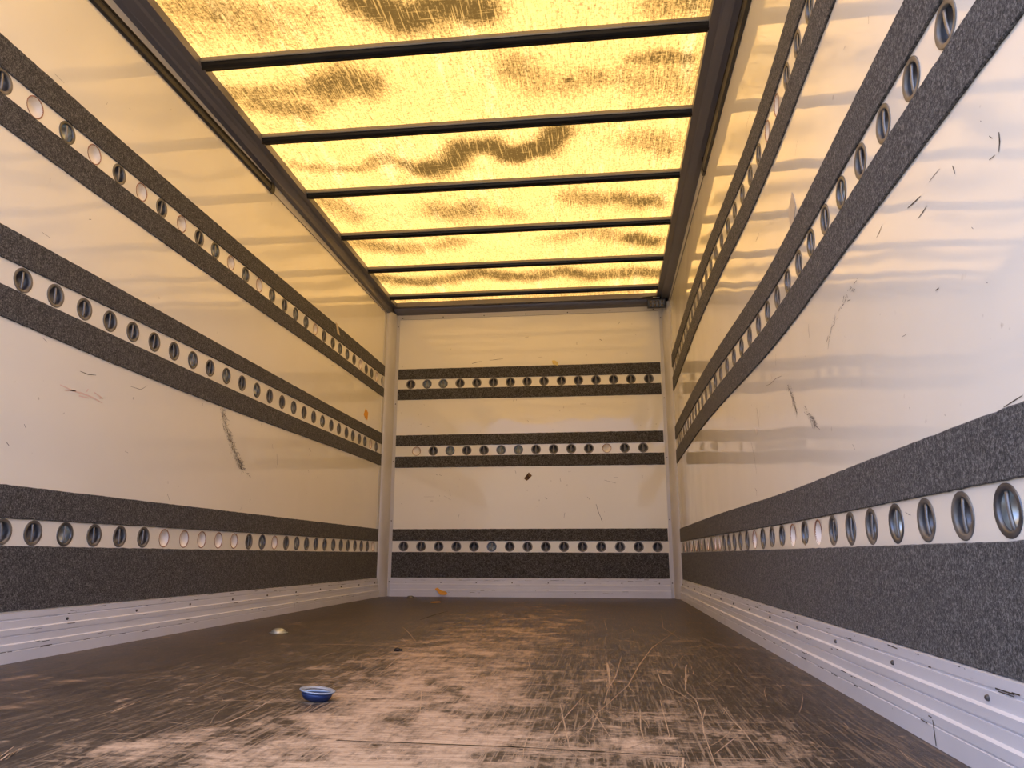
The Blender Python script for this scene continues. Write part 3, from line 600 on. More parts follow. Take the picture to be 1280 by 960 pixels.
HOLE_R = 0.0305
def panel_wall(name, surf, s0, s1, z0, z1, rows, marks, clusters, flip, extra_marks=(), back=None):
    """a wall panel with rows of round holes; rows: list of [(s, z, kind)...] from low to high"""
    bm = bmesh.new()
    HB = 0.046
    zlines = []
    for r in rows:
        rs = sorted(r)
        ss = [a[0] for a in rs]
        zz = [a[1] for a in rs]
        zlines.append((ss, zz))
    def zc(i, s):
        return float(np.interp(s, *zlines[i]))
    bounds = [(lambda s: z0, lambda s: zc(0, s) - HB)]
    for i in range(len(rows) - 1):
        bounds.append((lambda s, i=i: zc(i, s) + HB, lambda s, i=i: zc(i + 1, s) - HB))
    bounds.append((lambda s: zc(len(rows) - 1, s) + HB, lambda s: z1))
    ns = max(2, int((s1 - s0) / 0.06))
    for lo, hi in bounds:
        nz = max(1, int((hi(s0) - lo(s0)) / 0.12))
        grid = []
        for a in range(ns + 1):
            s = s0 + (s1 - s0) * a / ns
            l, h = lo(s), hi(s)
            grid.append([bm.verts.new(surf(s, l + (h - l) * b / nz)) for b in range(nz + 1)])
        for a in range(ns):
            for b in range(nz):
                f = [grid[a][b], grid[a + 1][b], grid[a + 1][b + 1], grid[a][b + 1]]
                fc = bm.faces.new(f[::-1] if flip else f)
                fc.smooth = True
    for i, r in enumerate(rows):
        rs = sorted(r)
        cuts = [rs[0][0] - 0.067] + [(a[0] + b[0]) / 2 for a, b in zip(rs, rs[1:])] + [rs[-1][0] + 0.067]
        def plain(a, b):
            n = max(1, int((b - a) / 0.06))
            for k in range(n):
                p, q = a + (b - a) * k / n, a + (b - a) * (k + 1) / n
                quad(bm, [surf(p, zc(i, p) - HB), surf(q, zc(i, q) - HB), surf(q, zc(i, q) + HB), surf(p, zc(i, p) + HB)], flip)
        if cuts[0] > s0:
            plain(s0, cuts[0])
        else:
            cuts[0] = s0
        if cuts[-1] < s1:
            plain(cuts[-1], s1)
        else:
            cuts[-1] = s1
        for (s, z, kd), ca, cb in zip(rs, cuts, cuts[1:]):
            per = []
            m = 7
            for k in range(m):
                per.append((ca + (cb - ca) * k / m, -HB))
            for k in range(m):
                per.append((cb, -HB + 2 * HB * k / m))
            for k in range(m):
                per.append((cb - (cb - ca) * k / m, HB))
            for k in range(m):
                per.append((ca, HB - 2 * HB * k / m))
            outer, inner, deep = [], [], []
            for ps, pz in per:
                ang = math.atan2(pz, ps - s)
                outer.append(bm.verts.new(surf(ps, zc(i, ps) + pz)))
                cs, cz = s + HOLE_R * math.cos(ang), z + HOLE_R * math.sin(ang)
                inner.append(bm.verts.new(surf(cs, cz)))
                deep.append(bm.verts.new(surf(cs, cz, -0.004)))
            n = len(per)
            for k in range(n):
                j = (k + 1) % n
                f = [outer[k], outer[j], inner[j], inner[k]]
                fc = bm.faces.new(f[::-1] if flip else f)
                fc.smooth = True
                f = [inner[k], inner[j], deep[j], deep[k]]
                bm.faces.new(f[::-1] if flip else f)
    bmesh.ops.remove_doubles(bm, verts=bm.verts, dist=2e-4)
    for e in bm.edges:
        if len(e.link_faces) == 2 and e.link_faces[0].smooth != e.link_faces[1].smooth:
            e.smooth = False
    # outer skin of the body behind the liner
    n = 8
    for a in range(n):
        p, q = s0 + (s1 - s0) * a / n, s0 + (s1 - s0) * (a + 1) / n
        f = bm.faces.new([bm.verts.new(surf(x, y, -0.06)) for x, y in ((p, z0), (q, z0), (q, z1), (p, z1))])
        f.material_index = 2
    rng = random.Random(len(name) * 7 + 3)
    for w, pts in marks:
        strip_mesh(bm, surf, pts, w * 0.55, False, 1)
    for w, dens, pts in clusters:
        scuff_cluster(bm, surf, pts, w, rng, 1, dens)
    for w, pts in extra_marks:
        strip_mesh(bm, surf, pts, w, False, 3)
        for _ in range(5):
            t = rng.random() * (len(pts) - 1)
            i = int(t)
            p = Vector(pts[i]).lerp(Vector(pts[min(i + 1, len(pts) - 1)]), t - i) + Vector((rng.gauss(0, .015), rng.gauss(0, .01)))
            strip_mesh(bm, surf, [tuple(p), (p.x + rng.gauss(0, .03), p.y + rng.gauss(0, .01))], 0.008, False, 3)
    # small random ticks all over
    for _ in range(int((s1 - s0) * 9)):
        s, z = rng.uniform(s0 + .1, s1 - .1), rng.uniform(0.5, 2.0)
        if any(abs(z - zc(i, s)) < 0.06 for i in range(len(rows))):
            continue
        ln = rng.uniform(0.002, 0.014)
        a = rng.gauss(math.pi / 2, 0.7)
        strip_mesh(bm, surf, [(s, z), (s + ln * math.cos(a), z + ln * math.sin(a))], rng.uniform(0.0012, 0.003), False, 1)
    return struct(link(name, bm, [M['wall'], M['scuff'], M['skin'], M['redscuff']]))

# ------------------------------------------------------------------ the box: floor, walls, roof
def dist_poly(px, py, pts):
    d = np.full(px.shape, 1e9)
    if len(pts) == 1:
        pts = pts * 2
    for (ax, ay), (bx, by) in zip(pts, pts[1:]):
        vx, vy = bx - ax, by - ay
        l2 = vx * vx + vy * vy + 1e-12
        t = np.clip(((px - ax) * vx + (py - ay) * vy) / l2, 0, 1)
        d = np.minimum(d, np.hypot(px - ax - t * vx, py - ay - t * vy))
    return d

def attr_grid(name, x0, x1, y0, y1, z, step, fields, down, extra=None, mats=()):
    nx, ny = int((x1 - x0) / step), int((y1 - y0) / step)
    xs, ys = np.linspace(x0, x1, nx + 1), np.linspace(y0, y1, ny + 1)
    X, Y = np.meshgrid(xs, ys, indexing='ij')
    co = np.stack([X.ravel(), Y.ravel(), np.full(X.size, z)], 1)
    ii = np.arange(nx)[:, None] * (ny + 1) + np.arange(ny)[None, :]
    q = np.stack([ii, ii + ny + 1, ii + ny + 2, ii + 1], -1).reshape(-1, 4)
    if down:
        q = q[:, ::-1]
    verts = [tuple(c) for c in co.tolist()]
    faces = q.tolist()
    mi = [0] * len(faces)
    if extra:
        ev, ef, em = extra
        b = len(verts)
        verts += ev
        faces += [[i + b for i in f] for f in ef]
        mi += em
    me = bpy.data.meshes.new(name)
    me.from_pydata(verts, [], faces)
    me.polygons.foreach_set('material_index', mi)
    for key, fn in fields.items():
        a = me.attributes.new(key, 'FLOAT', 'POINT')
        vals = np.zeros(len(verts), dtype=np.float32)
        vals[:X.size] = fn(X.ravel(), Y.ravel())
        a.data.foreach_set('value', vals)
    o = bpy.data.objects.new(name, me)
    for m in mats:
        me.materials.append(m)
    COL.objects.link(o)
    return struct(o)

def floor_marks():
    bm = bmesh.new()
    fs = lambda x, y, out=0.0: Vector((x, y, out))
    rng = random.Random(11)
    for w, pts in SCR:
        strip_mesh(bm, fs, pts, w * 0.6, False, 1, 0.0005)
        if w > 0.0055:      # ragged edge of the wider scrapes
            for _ in range(int(10 + 300 * w)):
                t = rng.random() * (len(pts) - 1)
                i = int(t)
                a, b = Vector(pts[i]), Vector(pts[i + 1])
                p = a.lerp(b, t - i) + Vector((rng.gauss(0, w * .8), rng.gauss(0, w * .8)))
                d = (b - a).normalized() * rng.uniform(.01, .06)
                strip_mesh(bm, fs, [tuple(p), tuple(p + d)], rng.uniform(.001, .0035), False, 1, 0.0006)
    for w, pts in FLD:
        strip_mesh(bm, fs, pts, w, False, 2, 0.0005)
    # hair-fine random scratches, densest over the worn middle
    for k in range(520):
        x, y = rng.gauss(1.45, 0.36), abs(rng.gauss(0, 1.0)) * 1.35 + 0.95
        if k % 4 == 0:
            x, y = rng.uniform(.05, 2.15), rng.uniform(.9, 5.3)
        if not (0.05 < x < 2.13 and y < 5.3):
            continue
        ln = rng.uniform(.02, .22)
        a = rng.choice([rng.gauss(0, .18), rng.gauss(1.25, .35), rng.gauss(1.9, .4)])
        c = rng.gauss(0, .35)
        pts = []
        for i in range(4):
            pts.append((x, y))
            x += ln / 3 * math.cos(a)
            y += ln / 3 * math.sin(a)
            a += c / 3
        if all(0.04 < p[0] < 2.16 for p in pts):
            strip_mesh(bm, fs, pts, rng.uniform(.0006, .0015), False, 1, 0.0004)
    bm.verts.ensure_lookup_table()
    bm.verts.index_update()
    ev = [tuple(v.co) for v in bm.verts]
    ef = [[v.index for v in f.verts] for f in bm.faces]
    em = [f.material_index for f in bm.faces]
    bm.free()
    # boards' thickness: edge and underside
    b = len(ev)
    ev += [(x, y, z) for x in (-.06, W + .06) for y in (Y0, L_BACK + .06) for z in (-.0004, -.05)]
    for f in ((0, 1, 5, 4), (2, 6, 7, 3), (0, 2, 3, 1), (4, 5, 7, 6), (1, 3, 7, 5)):
        ef.append([b + i for i in f])
        em.append(2)
    return ev, ef, em

def f_wear(x, y):
    v = np.zeros_like(x)
    for r, s, pts in WEAR:
        d = dist_poly(x, y, pts) / r
        v = np.maximum(v, s * np.exp(-d ** 3))
    return v
def f_tan(x, y):
    v = np.zeros_like(x)
    for r, pts in TAN:
        d = dist_poly(x, y, pts) / r
        v = np.maximum(v, np.exp(-d * d))
    return v
def f_dirt(x, y):
    rs = np.random.RandomState(4)
    wob = sum(np.sin(x * rs.uniform(8, 30) + rs.uniform(0, 6)) * np.sin(y * rs.uniform(8, 30) + rs.uniform(0, 6)) for _ in range(8)) * 0.006
    v = np.zeros_like(x)
    for r, s, pts in DIRT:
        d = np.maximum(0, dist_poly(x, y, pts) + wob) / r
        v = np.maximum(v, s * np.exp(-(d ** 2.4)))
    for sx, sy in SPOT:
        d = np.hypot(x - sx, y - sy) / 0.017
        v = np.maximum(v, 1.5 * np.exp(-d ** 3))
    return v

floor = attr_grid('floor', 0.0, W, Y0, L_BACK, 0.0, 0.02, dict(wear=f_wear, tan=f_tan), False, floor_marks(),
                  [M['floor'], M['scratch'], M['gouge']])
ceiling = attr_grid('ceiling', -0.02, W + 0.02, Y0, L_BACK + 0.02, ZR, 0.014, dict(dirt=f_dirt), True, None, [M['roof']])

big_left = [(0.013, 0.0007, SL[0][1]), (0.006, 0.006, SL[1][1])]
big_right = [(0.008, 0.008, SR[6][1]), (0.006, 0.0016, SR[12][1]), (0.005, 0.0018, SR[13][1])]
panel_wall('wall_left', surf_left, Y0, L_BACK, 0.0, 2.26, [H['LL'], H['LM'], H['LU']], SL[2:], big_left, False, SLR)
panel_wall('wall_right', surf_right, Y0, L_BACK, 0.0, 2.26, [H['RL'], H['RM'], H['RU']],
           [s for i, s in enumerate(SR) if i not in (6, 12, 13)], big_right, True)
panel_wall('wall_back', surf_back, 0.0, W, 0.0, 2.26, [H['BL'], H['BM'], H['BU']], SB, [], True)

bm = bmesh.new()
box(bm, -9, 11, -14, 12, -1.16, -1.06)
struct(link('ground', bm, M['ground']))

# kick strips (stepped aluminium profile) along the floor
KP = [(0.0, 0.024), (0.030, 0.024), (0.031, 0.0228), (0.033, 0.0228), (0.034, 0.024), (0.049, 0.024), (0.052, 0.018), (0.070, 0.018),
      (0.0705, 0.0155), (0.0735, 0.0155), (0.074, 0.018), (0.089, 0.018), (0.092, 0.012), (0.112, 0.012), (0.1125, 0.009), (0.116, 0.009), (0.117, 0.011), (0.133, 0.011), (0.1345, 0.0)]
def kick(name, surf, s0, s1, nscrew, dents):
    bm = bmesh.new()
    prof = [(z, t) for z, t in KP] + [(0.0, 0.0)]
    loft(bm, [[surf(s, z, t) for z, t in prof] for s in (s0, s1)], True, True)
    rng = random.Random(int(s1 * 100))
    for _ in range(int((s1 - s0) * 26)):       # chipped paint along the ledges
        s = rng.uniform(s0 + .02, s1 - .1)
        z, o = rng.choice([(0.118, 0.0112), (0.1325, 0.0112), (0.120, 0.0112), (0.0885, 0.0182), (0.0485, 0.0242), (0.034, 0.0242)])
        z -= abs(rng.gauss(0, .003))
        strip_mesh(bm, surf, [(s, z), (s + rng.uniform(.004, .05), z + rng.gauss(0, .0006))], rng.uniform(.001, .004), False, 1, o + 0.0006)
    for s, z in dents:
        strip_mesh(bm, surf, [(s, 0.003), (s + .002, z)], 0.005, False, 1, 0.0247)
    bmesh.ops.recalc_face_normals(bm, faces=[f for f in bm.faces if f.material_index == 0])
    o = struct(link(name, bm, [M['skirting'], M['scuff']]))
    for k in range(nscrew):
        s = s0 + 0.12 + (s1 - s0 - 0.2) * k / max(1, nscrew - 1)
        bm = bmesh.new()
        bmesh.ops.create_uvsphere(bm, u_segments=10, v_segments=6, radius=0.0045)
        link('screw', bm, M['rivet'], o, True, surf(s, 0.102, 0.0125))
    return o
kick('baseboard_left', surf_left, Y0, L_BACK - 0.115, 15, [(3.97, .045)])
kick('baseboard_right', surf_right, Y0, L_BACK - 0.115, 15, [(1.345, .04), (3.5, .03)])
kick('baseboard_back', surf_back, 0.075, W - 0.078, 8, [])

# corner posts: flange, rounded column, flange
def post(name, side):
    sgn = 1 if side == 'left' else -1
    x0 = 0.0 if side == 'left' else W
    pl = [(0.0, -0.165), (0.004, -0.165), (0.004, -0.122)]
    for k in range(9):
        a = math.pi / 2 * k / 8
        pl.append((0.006 + 0.048 * math.sin(a), -0.012 - 0.108 * math.cos(a)))
    pl += [(0.054, -0.006), (0.078, -0.006), (0.078, 0.0), (0.0, 0.0)]
    pts = [(x0 + sgn * a, L_BACK + b) for a, b in pl]
    bm = bmesh.new()
    loft(bm, [[(x, y, z) for x, y in pts] for z in (0.0, 2.175)], True, True)
    bmesh.ops.recalc_face_normals(bm, faces=bm.faces)
    for f in bm.faces:
        f.smooth = abs(f.normal.z) < .5
    for e in bm.edges:
        if len(e.link_faces) == 2 and e.calc_face_angle() > 0.5:
            e.smooth = False
    o = struct(link(name, bm, M['alu']))
    for z in (0.105, 0.55, 1.0, 1.45, 2.08):
        bm = bmesh.new()
        bmesh.ops.create_uvsphere(bm, u_segments=10, v_segments=6, radius=0.0045)
        link('rivet', bm, M['rivet'], o, True, (x0 + sgn * 0.066, L_BACK - 0.007, z))
    return o
post('trim_1', 'left')
post('trim_2', 'right')

# roof rails
def rail_side(name, side):
    bm = bmesh.new()
    rings = []
    for y in (Y0, 1.0, 2.1, 3.2, 4.4, L_BACK):
        if side == 'left':
            zf, zc = 2.112 + 0.0125 * (y - 2.1), 2.188 - 0.0095 * (y - 2.1)
            zc = max(zc, zf + 0.006)
            xi = 0.099 - 0.0092 * (y - 2.13)
            xo = xi - 0.032
            prof = [(0.0, zf), (0.005, zf), (0.005, zc), (0.013, zc + 0.002), (0.028, zc + 0.004), (xo - .006, 2.207), (xo, 2.2185), (xi, 2.2185), (xi, 2.2545), (0.0, 2.2545)]
        else:
            zf, zc = 2.104 + 0.020 * (y - 2.3), 2.186 + 0.004 * (y - 2.3)
            xi, xo = 2.102, 2.133
            prof = [(W, zf), (W - 0.005, zf), (W - 0.005, zc), (W - 0.013, zc + 0.002), (W - 0.03, zc + 0.004), (xo + .006, 2.209), (xo, 2.2185), (xi, 2.2185), (xi, 2.2545), (W, 2.2545)]
        rings.append([(x, y, z) for x, z in prof])
    loft(bm, rings, True, True)
    bmesh.ops.recalc_face_normals(bm, faces=bm.faces)
    for f in bm.faces:
        if abs(min(f.calc_center_median().x, W - f.calc_center_median().x) - 0.005) < 0.001:
            f.material_index = 1
    return struct(link(name, bm, [M['railalu'], M['alu']]))
rail_side('trim_3', 'left')
rail_side('trim_4', 'right')
bm = bmesh.new()
prof = [(0, 2.138), (0.005, 2.138), (0.005, 2.174), (0.012, 2.178), (0.030, 2.188), (0.042, 2.204), (0.048, 2.2175), (0.09, 2.2175), (0.09, 2.2545), (0, 2.2545)]
loft(bm, [[(x, L_BACK - o, z) for o, z in prof] for x in (0.04, W - 0.04)], True, True)
bmesh.ops.recalc_face_normals(bm, faces=bm.faces)
for f in bm.faces:
    if abs(L_BACK - f.calc_center_median().y - 0.005) < 0.001:
        f.material_index = 1
back_rail = struct(link('trim_5', bm, [M['railalu'], M['alu']]))
for k in range(7):
    bm = bmesh.new()
    bmesh.ops.create_uvsphere(bm, u_segments=10, v_segments=6, radius=0.0045)
    link('rivet', bm, M['rivet'], back_rail, True, (0.10 + k * 0.33, L_BACK - 0.006, 2.150))

# roof bows
ORD = ['first', 'second', 'third', 'fourth', 'fifth', 'sixth', 'seventh', 'eighth', 'ninth', 'tenth', 'eleventh', 'twelfth', 'thirteenth', 'fourteenth',
       'fifteenth', 'sixteenth', 'seventeenth', 'eighteenth', 'nineteenth', 'twentieth'] + ['twenty-' + s for s in
       ('first', 'second', 'third', 'fourth', 'fifth', 'sixth', 'seventh', 'eighth', 'ninth')] + ['thirtieth', 'thirty-first', 'thirty-second', 'thirty-third', 'thirty-fourth']
def roof_bow(y, k):
    t = empty('roof_bow', (W / 2, y, 2.2185))
    tag(t, f'black steel roof bow under the yellow roof sheet, {ORD[k]} from the end wall', 'roof bar', 'roof bows under the translucent roof')
    xl = 0.099 - 0.0092 * (y - 2.13) - 0.004
    xs = (xl - W / 2, 2.104 - W / 2)
    def ext(name, prof, m, par):
        bm = bmesh.new()
        loft(bm, [[(x, a, b) for a, b in prof] for x in xs], True, True)
        bmesh.ops.recalc_face_normals(bm, faces=bm.faces)
        return link(name, bm, m, par)
    # rounded hat section open upwards, with a black gasket lip on its far flange
    hat = [(-0.024, 0.035), (-0.0225, 0.016), (-0.019, 0.005), (-0.013, 0.0005), (-0.006, -0.002), (0.002, -0.002), (0.004, 0.000), (0.004, 0.035)]
    ext('hat_profile', hat, M['bow'], t)
    ext('gasket', [(0.005, 0.035), (0.005, 0.010), (0.009, 0.005), (0.021, 0.005), (0.025, 0.010), (0.025, 0.035)], M['rubber'], t)
    ext('lit_edge_strip', [(-0.030, 0.035), (-0.030, 0.021), (-0.028, 0.017), (-0.0245, 0.017), (-0.0245, 0.035)], M['grey'], t)  # added strip; its grey paints the highlight along the bow's near face
    return t
for k in range(8):
    roof_bow(L_BACK - 0.261 - 0.5678 * k, k)

# black cable channels under the roof rails
def cable_channel(side):
    sg = 1 if side == 'left' else -1
    x0 = 0.0 if side == 'left' else W
    y1 = 3.36 if side == 'left' else 3.42
    zb, zt = (2.104, 2.150) if side == 'left' else (2.098, 2.172)
    sl = 0.012
    t = empty('cable_channel', (x0, 1.5, 2.1))
    tag(t, f'long black rubber-edged cable channel under the {side} roof rail', 'channel')
    def piece(name, prof, m, ya, yb):
        bm = bmesh.new()
        loft(bm, [[(sg * a, y - 1.5, b + sl * (y - 2.1) - 2.1) for a, b in prof] for y in (ya, yb)], True, True)
        bmesh.ops.recalc_face_normals(bm, faces=bm.faces)
        return link(name, bm, m, t)
    h = zt - zb
    piece('cover', [(0.0, zb), (0.006, zb - 0.001), (0.013, zb + 0.004), (0.016, zb + 0.4 * h), (0.014, zb + 0.62 * h), (0.0, zb + 0.62 * h)], M['conduit'], Y0 + .02, y1)
    piece('rubber_seal', [(0.0, zb + 0.63 * h), (0.010, zb + 0.63 * h), (0.012, zb + 0.75 * h), (0.010, zt), (0.0, zt)], M['rubber'], Y0 + .02, y1 + 0.01)
    piece('end_cap', [(0.0, zb - .003), (0.014, zb - .003), (0.018, zb + 0.3 * h), (0.017, zb + 0.8 * h), (0.012, zt + .003), (0.0, zt + .003)], M['plastic'], y1 - 0.005, y1 + 0.035)
cable_channel('left')
cable_channel('right')

# ------------------------------------------------------------------ felt strips
def felt(name, surf, lo, hi, s0, s1, label, flip, seed):
    rng = random.Random(seed)
    bm = bmesh.new()
    T = 0.0055
    n = max(12, int((s1 - s0) / 0.02))
    ls, lz = zip(*lo)
    hs, hz = zip(*hi)
    rings = []
    for a in range(n + 1):
        s = s0 + (s1 - s0) * a / n
        z0 = float(np.interp(s, ls, lz)) + rng.gauss(0, 0.0004)
        z1 = float(np.interp(s, hs, hz)) + rng.gauss(0, 0.0004)
        c = 0.0018
        rings.append([surf(s, z0, 0.0003), surf(s, z0, T - c), surf(s, z0 + c, T), surf(s, z0 * .67 + z1 * .33, T), surf(s, z0 * .33 + z1 * .67, T),
                      surf(s, z1 - c, T), surf(s, z1, T - c), surf(s, z1, 0.0003)])
    loft(bm, rings, True, True)
    bmesh.ops.recalc_face_normals(bm, faces=bm.faces)
    o = link(name, bm, M['carpet'])
    tag(o, label, 'felt strip', 'grey felt strips along the tie-down rows')
    return o
rowname = {'l': 'lowest', 'm': 'middle', 'u': 'top'}
k = 0
for E, surf, s0, s1, wn, flip in ((EL, surf_left, Y0, L_BACK - 0.128, 'left wall', False), (ER, surf_right, Y0, L_BACK - 0.128, 'right wall', True),
                                  (EB, surf_back, 0.0765, W - 0.084, 'end wall', True)):
    for r in 'lmu':
        for (a, b), pos in (((r + '4', r + '3'), 'below'), ((r + '2', r + '1'), 'above')):
            lo, hi = list(E[a]), list(E[b])
            if r == 'l' and pos == 'below':
                lo = [(s, max(z, 0.1352)) for s, z in lo]
            size = 'wide' if (r == 'l' and pos == 'below') else 'narrow'
            felt('felt_strip', surf, lo, hi, s0, s1, f'{size} dark grey felt strip just {pos} the {rowname[r]} cup row, {wn}', flip, k)
            k += 1

# ------------------------------------------------------------------ tie-down cups (axis +X points into the room)
def cup_parts(metal, rim_metal):
    bm = bmesh.new()
    lathe(bm, [(0.0003, 0.0369), (0.0014, 0.0367), (0.0019, 0.0358), (0.0020, 0.0340), (0.0017, 0.0300), (0.0012, 0.0285), (0.0, 0.0274), (-0.004, 0.0268)], 30)
    rim = link('rim', bm, rim_metal, None, True)
    bm = bmesh.new()
    prof = []
    for i in range(9):
        a = math.pi / 2 * i / 8
        prof.append((-0.003 - 0.023 * math.sin(a), max(0.0004, 0.0271 * math.cos(a) ** 0.75)))
    lathe(bm, prof, 30)
    bowl = link('bowl', bm, metal, None, True)
    bm = bmesh.new()
    rings = []
    for i in range(9):
        z = -0.0262 + 0.0524 * i / 8
        d = -0.0012 - 0.0018 * (abs(i - 4) / 4) ** 2
        rings.append([(d + 0.0026 * math.cos(q), 0.0038 * math.sin(q), z) for q in [2 * math.pi * j / 10 for j in range(10)]])
    loft(bm, rings, True, True)
    bar = link('bar', bm, M['barsteel'], None, True)
    return [rim, bowl, bar]

def recess_parts():
    bm = bmesh.new()
    lathe(bm, [(0.0004, 0.0345), (0.0014, 0.0338), (0.0014, 0.0322), (0.0002, 0.0306), (-0.002, 0.0303)], 30)
    ring = link('edge_ring', bm, M['rust'], None, True)
    bm = bmesh.new()
    prof = [(-0.0010, 0.0303)]
    for i in range(1, 9):
        a = math.pi / 2 * i / 8
        prof.append((-0.0015 - 0.019 * math.sin(a), max(0.0004, 0.0301 * math.cos(a) ** 0.6)))
    lathe(bm, prof, 30)
    dish = link('dish', bm, M['cream'], None, True)
    return [ring, dish]

PROTO = dict(c=('tie_down_cup', cup_parts(M['steel'], M['rimsteel'])), z=('tie_down_cup', cup_parts(M['zinc'], M['steel'])), e=('empty_recess', recess_parts()))
USED = set()
WORDS = dict(c='dark galvanised cup', z='bright zinc cup', e='cream empty recess')
def place_fitting(kind, p, rot, label, group):
    nm, parts = PROTO[kind]
    t = empty(nm, p, rot)
    tag(t, label, 'recess' if kind == 'e' else 'tie-down cup', group)
    for q in parts:
        if kind in USED:
            c = q.copy()
            COL.objects.link(c)
        else:
            c = q
        c.parent = t
    USED.add(kind)
    return t
rng = random.Random(5)
for row, pts in H.items():
    wn = {'L': 'left wall', 'R': 'right wall', 'B': 'end wall'}[row[0]]
    rn = rowname[row[1].lower()]
    pts = sorted(pts)
    if row[0] == 'L':
        pts = pts[::-1]
    for i, (s, z, kd) in enumerate(pts):
        if row[0] == 'L':
            p, rot = surf_left(s, z), (rng.gauss(0, .07), 0, 0)
            ref = 'from the far corner post'
        elif row[0] == 'R':
            p = surf_right(s, z)
            sl = (surf_right(s + .03, z).x - surf_right(s - .03, z).x) / .06
            rot = (rng.gauss(0, .07), 0, math.pi - math.atan(sl))
            ref = 'from the near end'
        else:
            p, rot = surf_back(s, z), (rng.gauss(0, .05), 0, -math.pi / 2)
            ref = 'from the left'
        place_fitting(kd, p, rot, f'{WORDS[kd]} in the {ORD[i]} hole {ref}, {rn} row, {wn}', f'{rn} row of tie-down fittings on the {wn}')

# ------------------------------------------------------------------ loose cups and scraps on the floor
def loose_cup(kind, loc, rot, label, body, rimm):
    t = empty('loose_cup', loc, rot)
    tag(t, label, 'tie-down cup')
    t.scale = (1, 1, 0.85) if kind == 'up' else (1, 1, 1)
    bm = bmesh.new()
    if kind == 'up':       # bowl down, flange on top
        lathe(bm, [(0.020, 0.0320), (0.0225, 0.0365), (0.0240, 0.0367), (0.0250, 0.0355), (0.0244, 0.0310), (0.021, 0.0270)], 32, 'Z')
        rim = link('rim', bm, rimm, t, True)
        bm = bmesh.new()
        lathe(bm, [(0.0, 0.0005), (0.0005, 0.017), (0.003, 0.0255), (0.010, 0.0300), (0.0205, 0.0325), (0.0205, 0.0290), (0.013, 0.0265), (0.006, 0.0220), (0.003, 0.016), (0.003, 0.0005)], 32, 'Z')
        link('bowl', bm, body, t, True)
        bm = bmesh.new()
        loft(bm, [[(x, 0.0038 * math.sin(q), 0.0200 + 0.0034 * math.cos(q) + .002 * (1 - (x / .026) ** 2)) for q in [2 * math.pi * j / 10 for j in range(10)]] for x in (-.0262, -.013, 0, .013, .0262)], True, True)
        link('bar', bm, rimm, t, True)
    else:                  # flange flat on the floor, bowl humped upwards
        lathe(bm, [(0.0005, 0.0270), (0.0005, 0.0365), (0.0020, 0.0367), (0.0032, 0.0345), (0.0040, 0.0290)], 32, 'Z')
        link('rim', bm, rimm, t, True)
        bm = bmesh.new()
        lathe(bm, [(0.0035, 0.0290), (0.008, 0.0270), (0.014, 0.0215), (0.0175, 0.013), (0.0185, 0.0005)], 32, 'Z')
        link('bowl', bm, body, t, True)
    return t
FP = FLOORPT
loose_cup('up', (*FP['cupA'], 0.001), (0.05, 0.10, 0.5), 'loose bluish zinc cup lying right way up on the worn floor', M['blue'], M['palezinc'])
loose_cup('down', (*FP['cupB'], 0.0005), (0, 0, 0.2), 'loose zinc cup lying upside down on the floor near the left kick strip', M['zinc'], M['zinc'])
loose_cup('down', (*FP['cupC'], 0.0005), (0, 0, 1.2), 'loose dark cup lying upside down on the floor against the end wall', M['steel'], M['rimsteel'])

def scrap(name, surf, pts, th, m, label, cat, out0=0.0008):
    bm = bmesh.new()
    n = len(pts)
    a = [bm.verts.new(surf(p[0], p[1], out0)) for p in pts]
    b = [bm.verts.new(surf(p[0], p[1], out0 + th)) for p in pts]
    bm.faces.new(a[::-1])
    bm.faces.new(b)
    for i in range(n):
        j = (i + 1) % n
        bm.faces.new((a[i], a[j], b[j], b[i]))
    bmesh.ops.recalc_face_normals(bm, faces=bm.faces)
    return tag(link(name, bm, m), label, cat)
scrap('tape_scrap', surf_left, PATCH['orangeL'], 0.0012, M['orange'], 'small orange lozenge of tape on the left wall near the far corner', 'tape')
scrap('tape_strip', surf_left, PATCH['tagL'], 0.0015, M['tan'], 'cream tape strip across the top felt strip, left wall', 'tape', 0.0058)
scrap('tape_scrap', surf_right, PATCH['tapeR'], 0.0010, M['greytape'], 'torn pale grey tape piece above the middle row on the right wall', 'tape')
scrap('paint_chip', surf_right, PATCH['whiteR'], 0.0008, M['cream'], 'small pale triangular chip on the right wall above the lowest row', 'chip')
scrap('tape_scrap', surf_back, PATCH['yellowB'], 0.0015, M['yellow'], 'yellow tape scrap over the top felt strip of the end wall', 'tape', 0.0058)
bt = scrap('parcel_tape', surf_back, PATCH['brownB'], 0.0010, M['brown'], 'small tilted brown tape square in the middle of the end wall', 'tape')
q = PATCH['brownB']
def lerp2(a, b, t):
    return (a[0] + (b[0] - a[0]) * t, a[1] + (b[1] - a[1]) * t)
bm = bmesh.new()
c4 = [lerp2(q[0], q[1], .28), lerp2(q[0], q[1], .74), lerp2(q[3], q[2], .40), q[3]]
bm.faces.new([bm.verts.new(surf_back(a, b, 0.0022)) for a, b in c4])
for v in [bm.verts.new(surf_back(a, b, 0.0012)) for a, b in c4]:
    pass
bmesh.ops.recalc_face_normals(bm, faces=bm.faces)
link('dark_overlap', bm, M['brown2'], bt)
def back_kick(s, z, out=0.0):
    return surf_back(s, z, out + 0.026 + 0.012 * max(0, 1 - z / 0.09))
scrap('paper_scrap', back_kick, PATCH['orangeB'], 0.0015, M['orange'], 'bright orange paper scrap leaning on the white kick strip, end wall', 'paper')
fs = lambda x, y, out=0.0: Vector((x, y, out))
cx, cy = FP['chip']
